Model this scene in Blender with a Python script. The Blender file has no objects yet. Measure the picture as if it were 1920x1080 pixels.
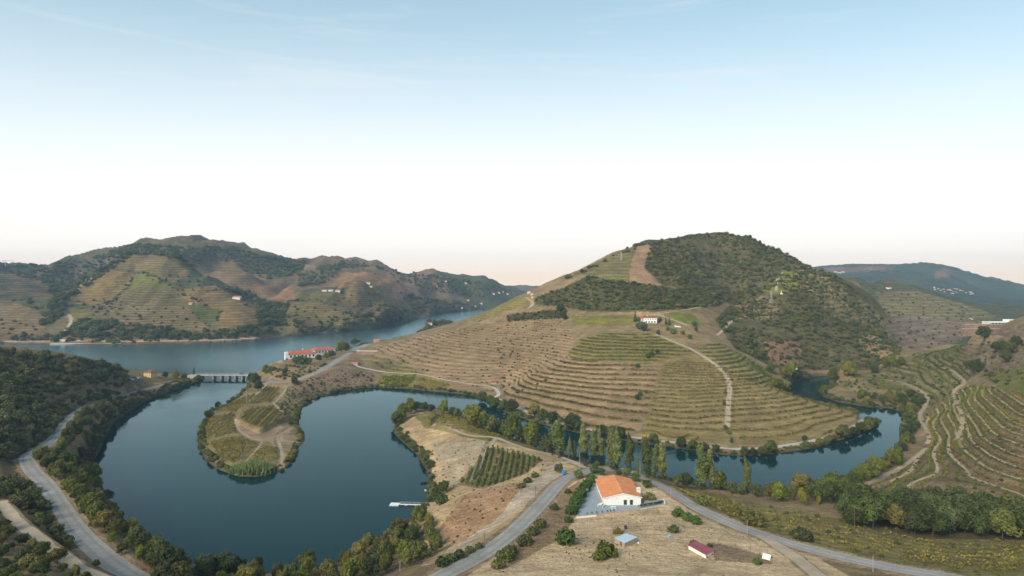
import bpy, math, random
import numpy as np
from mathutils import Vector, Matrix

random.seed(7)
RNG = np.random.default_rng(11)
SC = bpy.context.scene
COL = SC.collection
R = math.radians

# ------------------------------------------------------------------ camera
F, H, CX, HY = 1200.0, 100.0, 960.0, 520.0      # focal length in photo pixels, eye height over the river, eye level
cam_data = bpy.data.cameras.new('camera')
cam_data.sensor_width = 36.0
cam_data.lens = 36.0 * F / 1920.0
cam_data.shift_y = -(540.0 - HY) / 1920.0
cam_data.clip_start = 1.0
cam_data.clip_end = 40000.0
cam = bpy.data.objects.new('camera', cam_data)
cam.location = (0, 0, H)
cam.rotation_euler = (R(90), 0, 0)
COL.objects.link(cam)
SC.camera = cam

# ------------------------------------------------------------------ sky, sun, exposure
SUN_EL, SUN_AZ = 35.0, 220.0                     # degrees; azimuth from the view direction, to the right
world = bpy.data.worlds.new('World')
SC.world = world
world.use_nodes = True
wn, wl = world.node_tree.nodes, world.node_tree.links
wn.clear()
w_out = wn.new('ShaderNodeOutputWorld')
w_bg = wn.new('ShaderNodeBackground')
w_sky = wn.new('ShaderNodeTexSky')
w_sky.sky_type = 'NISHITA'
w_sky.sun_disc = False
w_sky.sun_elevation = R(SUN_EL)
w_sky.sun_rotation = R(SUN_AZ)
w_sky.altitude = 100
w_sky.air_density = 1.0
w_sky.dust_density = 1.0
w_sky.ozone_density = 2.0
w_bg.inputs['Strength'].default_value = 0.12
# low haze that bleaches the sky towards the horizon all round, a little higher where the day is fading
w_tc = wn.new('ShaderNodeTexCoord')
w_sep = wn.new('ShaderNodeSeparateXYZ'); wl.new(w_tc.outputs['Generated'], w_sep.inputs[0])
w_mx = wn.new('ShaderNodeMath'); w_mx.operation = 'MAXIMUM'; wl.new(w_sep.outputs[1], w_mx.inputs[0]); w_mx.inputs[1].default_value = .45
w_ad = wn.new('ShaderNodeMath'); w_ad.operation = 'ADD'; wl.new(w_sep.outputs[2], w_ad.inputs[0]); w_ad.inputs[1].default_value = .16
w_y = wn.new('ShaderNodeMath'); w_y.operation = 'MULTIPLY_ADD'; wl.new(w_mx.outputs[0], w_y.inputs[0]); w_y.inputs[1].default_value = -.26; wl.new(w_ad.outputs[0], w_y.inputs[2])
w_fac = wn.new('ShaderNodeValToRGB'); wl.new(w_y.outputs[0], w_fac.inputs[0])
w_fac.color_ramp.interpolation = 'LINEAR'
el = w_fac.color_ramp.elements
el[0].position, el[0].color = 0.0, (1, 1, 1, 1)
el[1].position, el[1].color = 0.75, (0, 0, 0, 1)
for p, c in ((.06, .93), (.15, .74), (.26, .50), (.40, .26)):
    e = el.new(p); e.color = (c, c, c, 1)
w_hc = wn.new('ShaderNodeValToRGB'); wl.new(w_sep.outputs[2], w_hc.inputs[0])
el = w_hc.color_ramp.elements
el[0].position, el[0].color = 0.0, (1.0, .80, .62, 1)
el[1].position, el[1].color = 0.36, (.70, .82, .87, 1)
for p, c in ((.035, (1.0, .92, .84, 1)), (.10, (1.0, .985, .965, 1)), (.18, (.95, .955, .965, 1))):
    e = el.new(p); e.color = c
w_hs = wn.new('ShaderNodeMix'); w_hs.data_type = 'RGBA'; w_hs.blend_type = 'MULTIPLY'; w_hs.inputs[0].default_value = 1.0
wl.new(w_hc.outputs[0], w_hs.inputs[6]); w_hs.inputs[7].default_value = (5.2, 5.2, 5.2, 1)
w_sat = wn.new('ShaderNodeHueSaturation'); w_sat.inputs['Saturation'].default_value = 1.0; w_sat.inputs['Value'].default_value = .80
w_tint = wn.new('ShaderNodeMix'); w_tint.data_type = 'RGBA'; w_tint.blend_type = 'MULTIPLY'; w_tint.inputs[0].default_value = 1.0
w_tint.inputs[7].default_value = (.76, 1.06, .94, 1)
wl.new(w_sky.outputs[0], w_tint.inputs[6]); wl.new(w_tint.outputs[2], w_sat.inputs['Color'])
w_mix = wn.new('ShaderNodeMix'); w_mix.data_type = 'RGBA'
wl.new(w_fac.outputs[0], w_mix.inputs[0]); wl.new(w_sat.outputs[0], w_mix.inputs[6]); wl.new(w_hs.outputs[2], w_mix.inputs[7])
# thin streaks of high cloud
w_map = wn.new('ShaderNodeMapping'); w_map.inputs['Scale'].default_value = (2.2, 2.2, 26.0); w_map.inputs['Rotation'].default_value = (R(4), R(7), R(20))
wl.new(w_tc.outputs['Generated'], w_map.inputs[0])
w_cn = wn.new('ShaderNodeTexNoise'); w_cn.inputs['Scale'].default_value = 1.6; w_cn.inputs['Detail'].default_value = 6; w_cn.inputs['Roughness'].default_value = .62; w_cn.inputs['Distortion'].default_value = .5
wl.new(w_map.outputs[0], w_cn.inputs['Vector'])
w_cr = wn.new('ShaderNodeMapRange'); w_cr.inputs[1].default_value = .53; w_cr.inputs[2].default_value = .80; w_cr.inputs[3].default_value = 0; w_cr.inputs[4].default_value = .30
wl.new(w_cn.outputs[0], w_cr.inputs[0])
w_cl = wn.new('ShaderNodeMix'); w_cl.data_type = 'RGBA'
wl.new(w_cr.outputs[0], w_cl.inputs[0]); wl.new(w_mix.outputs[2], w_cl.inputs[6]); w_cl.inputs[7].default_value = (4.3, 4.25, 4.2, 1)
wl.new(w_cl.outputs[2], w_bg.inputs[0])
wl.new(w_bg.outputs[0], w_out.inputs[0])

sun_data = bpy.data.lights.new('sun', 'SUN')
sun_data.energy = 2.2
sun_data.angle = R(28)
sun_data.color = (1.0, 0.86, 0.66)
sun = bpy.data.objects.new('sun', sun_data)
sdir = Vector((math.sin(R(SUN_AZ)) * math.cos(R(SUN_EL)), math.cos(R(SUN_AZ)) * math.cos(R(SUN_EL)), math.sin(R(SUN_EL))))
sun.rotation_euler = sdir.to_track_quat('Z', 'Y').to_euler()
sun.location = (0, 0, 400)
COL.objects.link(sun)

SC.view_settings.view_transform = 'Standard'
SC.view_settings.look = 'None'
SC.view_settings.gamma = 1.0
SC.view_settings.exposure = 0.9
SC.view_settings.use_curve_mapping = False
cy = SC.cycles
cy.max_bounces = 5
cy.diffuse_bounces = 2
cy.glossy_bounces = 2
cy.transmission_bounces = 2
cy.transparent_max_bounces = 6
cy.volume_bounces = 1
cy.use_denoising = True
cy.use_adaptive_sampling = True
cy.adaptive_threshold = 0.02
cy.caustics_reflective = False
cy.caustics_refractive = False

# ------------------------------------------------------------------ noise helpers
def _hash(ix, iy, seed):
    h = (ix.astype(np.int64) * 374761393 + iy.astype(np.int64) * 668265263 + seed * 144665) & 0xFFFFFFFF
    h = ((h ^ (h >> 13)) * 1274126177) & 0xFFFFFFFF
    return ((h ^ (h >> 16)) & 0xFFFF) / 65535.0

def vnoise(x, y, seed=0):
    x = np.asarray(x, float); y = np.asarray(y, float)
    ix, iy = np.floor(x), np.floor(y)
    fx, fy = x - ix, y - iy
    fx = fx * fx * (3 - 2 * fx); fy = fy * fy * (3 - 2 * fy)
    a = _hash(ix, iy, seed); b = _hash(ix + 1, iy, seed); c = _hash(ix, iy + 1, seed); d = _hash(ix + 1, iy + 1, seed)
    return (a + (b - a) * fx) * (1 - fy) + (c + (d - c) * fx) * fy

def fbm(x, y, octs=4, seed=0):
    s = 0; a = 0.5; t = 0
    for k in range(octs):
        s = s + a * (vnoise(x * 2 ** k + 17.3 * k, y * 2 ** k - 9.1 * k, seed + k) - 0.5) * 2
        t += a; a *= 0.5
    return s / t

def sstep(a, b, x):
    t = np.clip((x - a) / (b - a), 0, 1)
    return t * t * (3 - 2 * t)
# ------------------------------------------------------------------ terrain: survey points -> smooth height field
# each survey point is a bearing (photo column), a sight line (photo row) and a distance in metres
def ctl(s):
    return [tuple(float(v) for v in t.split(',')) for t in s.split()]

PTS = ctl('''
45,858,284 100,825,315 130,785,372 160,760,420 250,735,515 320,718,570 372,709,598 90,910,238 115,950,213 140,990,190 180,1035,165
150,880,265 200,960,225 250,1020,190 0,900,235 0,945,190 60,1000,165 130,1050,140 0,1000,155 0,1075,125 0,800,300 0,850,272
0,760,345 0,700,390 0,655,430 80,760,385 80,700,420 80,663,455 150,720,440 150,672,490 200,720,480 200,682,530 235,695,560 250,715,560 280,703,600
830,1078,168 900,1045,182 960,1000,200 1010,950,228 1050,905,260 1085,885,275 1140,880,280 1200,897,266 1240,915,254 1300,950,233 1400,995,208
1500,1025,192 1600,1050,180 1700,1070,170 1780,1085,163 1090,965,225 1200,945,235 1245,945,236 1150,1000,201 1060,1000,203 1175,1020,190
1310,1035,183 1400,1040,182 1200,1075,160 1400,1078,163 1000,1050,178 1550,1078,165 1000,920,248 940,960,232 880,980,232 830,960,245 820,1000,230
830,1040,205 780,1060,190 840,1060,182 900,920,265 950,900,285 860,910,290 1000,870,310 1040,870,300 930,850,330 870,830,355 820,810,390 810,850,345
830,785,410 880,790,400 800,775,440 950,830,350 1100,878,285 1280,920,275 1200,888,290 1350,940,258 1450,965,240
950,720,575 940,715,580 930,740,530 1000,740,510 1000,700,560 1000,650,640 1000,600,720 1100,780,440 1100,720,505 1100,660,580 1100,620,640 1100,595,690
1200,800,412 1200,740,475 1200,680,550 1200,630,610 1215,605,650 1300,810,400 1300,750,460 1300,690,530 1300,640,590 1290,610,640 1400,820,388 1400,770,440
1400,720,500 1380,680,550 1350,640,600 1480,800,410 1480,760,455 1450,730,500 1560,790,430 1560,765,465 1520,750,495 1620,785,445 1600,772,465 1460,715,540
1420,690,570 900,700,590 900,650,670 900,615,750 800,700,600 800,660,690 800,630,790 740,690,630 740,650,760 690,660,760 700,690,650 640,700,600
600,705,585 660,680,680 560,680,665 600,676,680 640,664,730 520,700,600
1000,545,800 960,565,800 920,580,820 860,600,850 800,618,850 740,635,840 690,645,830
1060,570,735 1150,560,740 1230,570,700 1230,530,770 1100,530,770 1060,540,760 1180,500,830 1300,580,690 1300,530,790 1300,480,890 1375,500,905 1380,560,812
1050,522,820 1100,500,860 1150,475,900 1200,453,940 1240,443,960 1300,440,985 1345,437,995 1390,435,1000 1420,443,1000 1460,465,980 1520,495,960 1560,510,930 1600,530,910 1640,560,890
1475,510,835 1452,560,760 1430,600,720 1470,640,660 1540,580,765 1540,640,690 1600,600,800 1600,650,700 1640,690,680 1670,640,780 1500,690,600 1560,690,610
1440,690,600 1400,640,640 1388,590,745
1600,720,570 1600,700,620 1680,720,560 1750,740,500 1720,700,600 1650,680,680 1700,680,640 1800,680,560 1800,650,650 1750,660,720 1850,650,560 1920,640,480
1900,626,520 1840,628,590 1860,635,555 1740,830,375 1720,850,350 1690,880,325 1760,780,430 1800,760,410 1800,820,350 1800,880,305 1850,900,285 1920,920,270
1920,850,295 1920,780,325 1920,710,380 1860,740,385 1860,800,335 1750,900,290 1650,920,285 1650,960,255 1800,1000,225 1920,1010,215 1920,1060,180 1700,1010,215
1600,985,225 1540,945,258 1460,945,258
1700,650,850 1700,620,950 1700,580,1150 1720,548,1400 1650,545,1300 1680,560,1200 1800,570,1300 1860,590,1200 1920,600,1150 1800,610,1050 1750,640,900
1740,495,3200 1860,530,3000 1905,552,2900 1800,510,3100 1550,503,3400 1650,500,3300 1780,545,2500 1650,540,2500 1760,570,2000 1600,520,2800 1920,560,2600 1700,497,3250
0,600,1050 0,550,1250 0,520,1450 0,497,1650 100,600,1030 100,560,1180 60,530,1380 108,570,1240 150,540,1440 130,510,1600 100,492,1750 180,480,1800
260,610,1010 260,560,1110 260,510,1230 260,475,1330 180,560,1120 200,520,1230 330,560,1110 340,510,1250 380,590,1060 400,545,1180 150,600,1020 450,600,1050
470,570,1150 360,500,1350 430,545,1250
250,453,1750 340,460,1750 400,459,1800 450,463,1850 520,480,1900 575,488,1950 640,483,2000 700,492,2050 800,512,2150 900,525,2250 950,532,2300 975,548,2300
330,485,1500 430,500,1550 480,520,1640 500,560,1440 500,600,1230 430,520,1480 540,530,1500 620,520,1650 670,510,1650 560,570,1250 560,600,1130 600,560,1300
620,545,1450 690,530,1400 690,570,1300 660,590,1220 640,605,1180 740,580,1280 770,595,1330 720,545,1400 800,560,1700 850,560,1850 780,530,1850 860,535,2050
920,550,2150 900,570,2000 940,560,2150 985,535,4000
''')
# points no sight line reaches: bearing, distance, height
HID = ctl('''
-600,60,46 -600,200,44 -600,400,62 -600,560,40 -600,700,4 -600,1050,15 -600,1300,80 -600,1800,130 -600,3500,60 2500,60,50 2500,200,38 2500,320,62 2500,500,92 2500,900,62 2500,2600,60 2500,3800,50
-200,60,46 400,60,46 960,60,46 1500,60,46 2100,60,50 960,25,46 -250,25,46 2150,25,48 200,110,42 500,110,36 700,120,32 500,160,17 650,175,14 350,150,24 300,185,20 1000,110,36 1300,110,36 1600,110,36
0,520,30 0,620,5 100,560,20 100,660,3 200,600,10 200,680,3 -200,430,60 -200,600,20 -200,690,3 -200,300,38 -200,200,40 -200,120,46
1000,950,50 1000,1200,30 1000,1600,6 860,980,20 920,1050,30 960,1100,40 1100,1000,95 1100,1300,50 1100,1800,20 1000,900,70
1300,1200,130 1390,1250,130 1300,1700,60 1500,1200,80 1600,1100,50 1200,1200,110 1850,1000,10 1920,800,40 1920,660,55
260,1500,118 340,1490,104 430,1400,80 200,1480,105 1720,1800,30 1850,1700,10 1920,1800,10 1700,3800,90 1900,3800,20 1500,2500,60 1450,1800,60
2150,250,25 2150,320,45 2150,400,70 2150,550,80 2150,180,30 2150,900,40 2150,1300,40 2150,2600,60 2150,4000,40
250,2300,150 500,2500,100 800,2800,60 0,2200,100 975,2700,20 -250,1040,15 -250,1300,80 -250,1700,130 -250,2300,100 800,4000,40 300,4000,40 1300,4000,40
1000,6000,25 0,6000,25 1900,6000,25 -250,9000,20 960,9000,20 2150,9000,20
''')
# the river's edge, one closed line: bearing and row of the waterline, or (bearing, -distance) where it is out of sight
SHORE = ctl('''
-800,650 0,645 95,646 230,647 350,644 430,641 480,638 525,631 590,626 640,622 700,617 760,606 800,592 850,585 890,582 905,582 960,-2150 1040,-2300
1060,-1950 1000,-1700 960,-1450 920,-1250 870,-1250 840,-1420 806,-1390 785,-1120 740,-960 690,-900 640,-850 560,-780 525,-730 498,-690 472,-662 467,709
462,725 452,737 425,757 398,772 383,788 373,812 374,840 388,868 418,885 450,894 490,893 530,882 551,862 557,840 574,828 569,812 560,797 560,776 575,756 610,739 660,729 700,726
760,728 820,735 870,739 905,746 930,762 950,775 1000,790 1050,804 1100,815 1180,828 1260,839 1330,849 1390,855 1450,852 1510,843 1570,828 1620,812 1648,798
1645,-440 1610,-466 1570,-488 1530,-502 1490,-523 1472,-545 1476,728 1492,714 1530,706 1552,704 1563,711 1560,722 1540,733 1536,741 1560,752 1620,763 1670,765 1695,775
1692,800 1685,830 1665,858 1625,883 1590,893 1550,908 1500,918 1440,925 1400,922 1320,912 1240,898 1180,886 1100,868 1060,855 1000,836 950,820 900,800 870,783 825,768 790,762
768,765 750,780 738,800 742,820 765,838 790,860 800,880 803,905 800,935 790,955 760,985 700,1020 650,1050 560,1072 450,1078 350,1066 290,1034 243,995 212,955 186,920 175,880
181,850 200,810 230,772 262,755 300,741 350,721 374,713 380,705 376,-650 330,-662 270,-676 240,-690 200,-700 100,-690 0,-670 -300,-700 -800,-700
''')

def plan(px, b):
    d = -b if b < 0 else H * F / (b - HY)
    return ((px - CX) / F * d, d)

shore_raw = [plan(*p) for p in SHORE]
def chaikin(P, closed=True):
    P = np.array(P); Q = np.roll(P, -1, 0) if closed else P[1:]
    A = P if closed else P[:-1]
    out = np.empty((2 * len(A), P.shape[1])); out[0::2] = A * .75 + Q * .25; out[1::2] = A * .25 + Q * .75
    if not closed: out = np.vstack([P[:1], out, P[-1:]])
    return out
shore = chaikin(chaikin(shore_raw))
# a little raggedness along the bank
_n = np.roll(shore, -1, 0) - np.roll(shore, 1, 0)
_n = np.stack([_n[:, 1], -_n[:, 0]], 1) / (np.linalg.norm(_n, axis=1, keepdims=True) + 1e-9)
shore = shore + _n * (fbm(shore[:, 0] / 18, shore[:, 1] / 18, 3, 3) * np.clip(shore[:, 1] / 260, .8, 4))[:, None]

cu, cl, cz = [], [], []
for px, py, d in PTS:
    cu.append((px - CX) / F); cl.append(math.log(d)); cz.append(H + (HY - py) / F * d)
for px, d, z in HID:
    cu.append((px - CX) / F); cl.append(math.log(d)); cz.append(z)
for (x, y) in shore_raw:
    cu.append(x / y); cl.append(math.log(y)); cz.append(0.6)
cu, cl, cz = map(np.array, (cu, cl, cz))
def _tk(r2):
    return 0.5 * r2 * np.log(r2 + 1e-12)
_n = len(cu)
_A = np.zeros((_n + 3, _n + 3))
_A[:_n, :_n] = _tk((cu[:, None] - cu) ** 2 + (cl[:, None] - cl) ** 2) + np.eye(_n) * 2e-4
_A[:_n, _n] = 1; _A[:_n, _n + 1] = cu; _A[:_n, _n + 2] = cl
_A[_n:, :_n] = _A[:_n, _n:].T
_w = np.linalg.solve(_A, np.concatenate([cz, [0, 0, 0]]))
def tps(u, l):
    out = np.zeros(u.shape)
    for i in range(_n):
        out += _w[i] * _tk((u - cu[i]) ** 2 + (l - cl[i]) ** 2)
    return out + _w[_n] + _w[_n + 1] * u + _w[_n + 2] * l

# fan-shaped grid: finer near the camera, coarser far off
NU = 1160
U = np.linspace(-1.3, 1.3, NU)
U = np.sign(U) * np.where(np.abs(U) < 1.0, np.abs(U) * .90, .90 + (np.abs(U) - 1.0) * 1.34)      # coarser towards the sides
D = np.concatenate([np.linspace(26, 120, 40, endpoint=False), np.linspace(120, 260, 140, endpoint=False), np.linspace(260, 700, 370, endpoint=False),
                    np.linspace(700, 1400, 250, endpoint=False), np.exp(np.linspace(math.log(1400), math.log(3900), 105))])
ND = len(D)
_cu = np.linspace(U[0], U[-1], 215)
_lg = np.linspace(math.log(D[0]), math.log(D[-1]), 420)
_coarse = tps(np.broadcast_to(_cu, (len(_lg), len(_cu))).copy(), np.broadcast_to(_lg[:, None], (len(_lg), len(_cu))).copy())
def _resample(g, ys, xs, yq, xq):
    iy = np.clip(np.searchsorted(ys, yq) - 1, 0, len(ys) - 2); fy = ((yq - ys[iy]) / (ys[iy + 1] - ys[iy]))[:, None]
    ix = np.clip(np.searchsorted(xs, xq) - 1, 0, len(xs) - 2); fx = ((xq - xs[ix]) / (xs[ix + 1] - xs[ix]))[None]
    a = g[iy][:, ix]; b = g[iy][:, ix + 1]; c = g[iy + 1][:, ix]; d = g[iy + 1][:, ix + 1]
    return (a * (1 - fx) + b * fx) * (1 - fy) + (c * (1 - fx) + d * fx) * fy
Z = _resample(_coarse, _lg, _cu, np.log(D), U)
X = U[None] * D[:, None]
Y = np.broadcast_to(D[:, None], X.shape)

# gullies and lumps
amp = np.interp(D, [0, 250, 600, 1000, 2000, 9000], [.15, .35, 1.2, 5.0, 12.0, 20.0])[:, None]
Z = Z + amp * fbm(X / np.interp(D, [0, 600, 1000, 3000], [30, 60, 170, 340])[:, None], Y / np.interp(D, [0, 600, 1000, 3000], [30, 60, 170, 340])[:, None], 5, 40)

rid = 1 - 2 * np.abs(fbm(X / 210, Y / 260, 4, 77))
ra = np.interp(D, [880, 1060, 1500, 2200, 3400], [0, 13, 26, 26, 40])[:, None] * sstep(6, 80, Z)
Z = Z + ra * (rid - .62)
rid2 = 1 - 2 * np.abs(fbm(X / 75, Y / 95, 4, 78))
Z = Z + np.interp(D, [560, 700, 950, 1050], [0, 5.5, 5.5, 0])[:, None] * sstep(40, 80, Z) * (rid2 - .6)

spur = 1 - 2 * np.abs(fbm(X / 120 + .25 * np.sin(Y / 170), Y / 520, 4, 79))       # spurs and gullies running down to the water
Z = Z + np.interp(D, [900, 1080, 1450, 2000, 2600], [0, 13, 26, 20, 0])[:, None] * sstep(8, 70, Z) * (spur - .62)
spur2 = 1 - 2 * np.abs(fbm((X - .35 * Y) / 62, Y / 260, 3, 80))
Z = Z + np.interp(D, [620, 720, 900, 1000], [0, 9, 9, 2])[:, None] * sstep(55, 95, Z) * (spur2 - .6) * sstep(.15, .3, U)[None]

# carve the river
inside = np.zeros(Z.shape, bool)
P = shore; Q = np.roll(shore, -1, 0)
for (x0, y0), (x1, y1) in zip(P, Q):
    if y0 == y1: continue
    lo, hi = min(y0, y1), max(y0, y1)
    a, b = np.searchsorted(D, lo), np.searchsorted(D, hi)
    if a == b: continue
    xc = x0 + (D[a:b] - y0) / (y1 - y0) * (x1 - x0)
    inside[a:b] ^= X[a:b] < xc[:, None]
def seg_dist(poly, reach, closed=False, vals=None):
    """distance from every grid vertex to a polyline (and a value interpolated along it), up to reach metres"""
    out = np.full(Z.shape, 1e9); val = np.zeros(Z.shape) if vals is not None else None
    n = len(poly)
    for i in range(n if closed else n - 1):
        (x0, y0), (x1, y1) = poly[i][:2], poly[(i + 1) % n][:2]
        r = reach(0.5 * (y0 + y1)) if callable(reach) else reach
        a, b = np.searchsorted(D, min(y0, y1) - r), np.searchsorted(D, max(y0, y1) + r)
        if a == b: continue
        dm = max(min(y0, y1) - r, D[a], 1.0)
        u0 = min((min(x0, x1) - r) / dm, (min(x0, x1) - r) / D[b - 1]); u1 = max((max(x0, x1) + r) / dm, (max(x0, x1) + r) / D[b - 1])
        c, e = np.searchsorted(U, u0), np.searchsorted(U, u1)
        if c >= e: continue
        xx, yy = X[a:b, c:e], Y[a:b, c:e]
        dx, dy = x1 - x0, y1 - y0
        t = np.clip(((xx - x0) * dx + (yy - y0) * dy) / (dx * dx + dy * dy + 1e-9), 0, 1)
        dd = np.hypot(xx - x0 - t * dx, yy - y0 - t * dy)
        m = dd < out[a:b, c:e]
        out[a:b, c:e] = np.where(m, dd, out[a:b, c:e])
        if vals is not None:
            val[a:b, c:e] = np.where(m, vals[i] + t * (vals[(i + 1) % n] - vals[i]), val[a:b, c:e])
    return (out, val) if vals is not None else out
sd = seg_dist(shore, lambda y: 14 + y * .03, True)
Z = np.where(inside, -np.minimum(5, .35 * sd), np.maximum(Z, .12 + np.minimum(sd * .22, 2.6)))

def zat(x, y):
    y = np.asarray(y, float); x = np.asarray(x, float)
    iy = np.clip(np.searchsorted(D, y) - 1, 0, ND - 2); fy = np.clip((y - D[iy]) / (D[iy + 1] - D[iy]), 0, 1)
    q = np.clip(x / y, U[0], U[-1] - 1e-6); iu = np.clip(np.searchsorted(U, q, 'right') - 1, 0, NU - 2); fu = (q - U[iu]) / (U[iu + 1] - U[iu])
    return (Z[iy, iu] * (1 - fu) + Z[iy, iu + 1] * fu) * (1 - fy) + (Z[iy + 1, iu] * (1 - fu) + Z[iy + 1, iu + 1] * fu) * fy

def at(px, py, dmin=0.0):
    """where the sight line through a photo pixel first meets the ground"""
    q = min(max((px - CX) / F, U[0]), U[-1] - 1e-6); iu = min(int(np.searchsorted(U, q, 'right')) - 1, NU - 2); fu = (q - U[iu]) / (U[iu + 1] - U[iu])
    zc = Z[:, iu] * (1 - fu) + Z[:, iu + 1] * fu
    s = HY + (H - zc) / D * F - py
    k = np.nonzero((s <= 0) & (D >= dmin))[0]
    k = k[0] if len(k) else ND - 1
    if k == 0: d = D[0]
    else:
        t = s[k - 1] / (s[k - 1] - s[k] + 1e-12) if s[k - 1] > 0 else 1.0
        d = D[k - 1] + t * (D[k] - D[k - 1])
    x = (px - CX) / F * d
    return Vector((x, d, float(zat(x, d))))
def px_of(x, y, z):
    return CX + x / y * F, HY + (H - z) / y * F

# ------------------------------------------------------------------ roads and tracks are cut into the slopes first
def smooth_line(pts, step=4.0):
    P = np.array([tuple(p) for p in pts], float)
    for _ in range(3): P = chaikin(P, False)
    s = np.concatenate([[0], np.cumsum(np.linalg.norm(np.diff(P[:, :2], axis=0), axis=1))])
    q = np.linspace(0, s[-1], max(2, int(s[-1] / step) + 1))
    P = np.stack([np.interp(q, s, P[:, k]) for k in range(3)], 1)
    for _ in range(6):
        P[1:-1, 2] = .25 * P[:-2, 2] + .5 * P[1:-1, 2] + .25 * P[2:, 2]
    return P
def pts2(s, dmin=0.0):
    return [at(*p, dmin=dmin) for p in ctl(s)]
ROADS = {}
def road(key, s, width, cut=2.0, dmin=0.0):
    P = smooth_line(pts2(s, dmin))
    ROADS[key] = (P, width)
    global Z
    dd, vv = seg_dist(P, width * .5 + 7 * cut, vals=P[:, 2])
    k = 1 - sstep(width * .5 + .6 * cut, width * .5 + 4 * cut, dd)
    Z = Z * (1 - k) + (vv - .12) * k
road('lake', '372,709 320,718 285,727 250,736 222,748 160,760 130,785 100,825 62,849 47,857 58,880 90,910 115,950 140,990 185,1035 235,1070 300,1100', 5.6)
road('house', '800,1095 830,1078 900,1045 960,1000 1010,950 1050,905 1085,886 1120,880', 5.8)
road('house2', '1120,880 1160,881 1200,897 1240,915 1300,950 1400,995 1500,1025 1600,1050 1700,1070 1790,1086 1900,1105', 5.6)
road('bend', '496,713 520,718 548,716 575,706 610,690 640,673 662,656 690,645', 6.5)
road('quay', '-60,641 95,639 230,641 350,639 430,637 480,634', 6, .6)
TRACKS = [
 ('0,940 30,975 60,1003 130,1052 190,1080 240,1100', 3.4), ('660,684 690,692 735,700 780,699 830,711 880,720 925,724 938,738 928,745', 3.2),
 ('928,745 950,757 985,770 1010,780 1050,793 1100,805 1180,819 1260,829 1330,838 1390,843 1450,839 1510,830 1560,818 1590,806', 4.0),
 ('1232,627 1260,640 1292,652 1320,668 1350,690 1370,715 1365,760 1364,800', 3.6), ('1590,806 1618,790 1620,778 1612,772', 3.4),
 ('1700,680 1780,690 1800,706 1812,716 1790,730 1786,745 1800,765 1806,790 1800,812 1793,825', 2.2),
 ('1618,708 1680,713 1720,727 1738,742 1741,752 1728,770 1722,785 1735,800 1744,822 1738,832', 2.2),
 ('1290,610 1240,592 1228,586 1205,588 1080,592', 4.0), ('1240,588 1290,580 1330,572 1345,566 1360,562', 3.0), ('985,558 1002,567 990,580 955,588 920,596 895,602', 3.6),
 ('1600,920 1640,900 1680,882 1712,862 1738,840', 2.4), ('1455,545 1457,520 1468,511', 3.0), ('1400,592 1370,602 1360,615 1345,628', 2.6),
 ('1020,880 1050,868 1080,870 1100,878', 3.4), ('838,800 880,818 930,820 960,832 1000,845 1050,858 1085,868', 3.0), ('812,800 830,775 880,785 920,803 980,826 1030,846', 2.6),
 ('880,905 900,870 915,840 930,822', 2.6), ('1420,1000 1500,1050 1540,1085', 4.2),
 ('525,688 521,677 530,671', 4.5), ('130,590 135,600 128,612 118,625 112,634', 4.0), ('510,706 500,722 478,742 455,762', 1.6), ('540,722 530,740 512,757 516,770 542,786', 1.6), ('880,604 925,606', 5.0), ('440,786 446,806 468,820 491,828 520,818 548,801', 1.6), ('400,772 384,788 379,812 384,840 400,862 430,876', 1.3), ('448,876 470,856 488,836 491,828', 1.3), ('525,880 530,860 527,842 520,818', 1.8),
]
for i, (s, w) in enumerate(TRACKS): road('t%d' % i, s, w, .55)
# level sites for buildings
def level(px, py, r, dz=0.0, dmin=0.0, soft=1.6):
    global Z
    p = at(px, py, dmin)
    dd = np.hypot(X - p.x, Y - p.y)
    k = 1 - sstep(r, r * soft, dd)
    Z = Z * (1 - k) + (p.z + dz) * k
    return p
HOUSE_P = level(1150, 925, 19, 0.0)          # yard of the white house
HOTEL_P = level(585, 678, 36, 0.0)
QUINTA_P = level(1216, 606, 12, 0.0)
POOL_P = level(1264, 613, 9, 0.0)
for a in (1818, 1848, 1878): level(a, 627, 10, 0.0, 380)
for a in ((1173, 1018), (1313, 1036)): level(*a, 5.5)

# the raised terrace on the headland, held by an earth bank
_hp = [(p.x, p.y) for p in pts2('447,794 452,769 512,757 540,787 490,811')]
_in = np.zeros(Z.shape, bool)
for (x0, y0), (x1, y1) in zip(_hp, _hp[1:] + _hp[:1]):
    a, b = np.searchsorted(D, min(y0, y1)), np.searchsorted(D, max(y0, y1))
    if a == b: continue
    _in[a:b] ^= X[a:b] < (x0 + (D[a:b] - y0) / (y1 - y0) * (x1 - x0))[:, None]
_ds = seg_dist(_hp, 9, True)
Z = Z + 2.8 * sstep(-3.2, .6, np.where(_in, _ds, -_ds))

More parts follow.
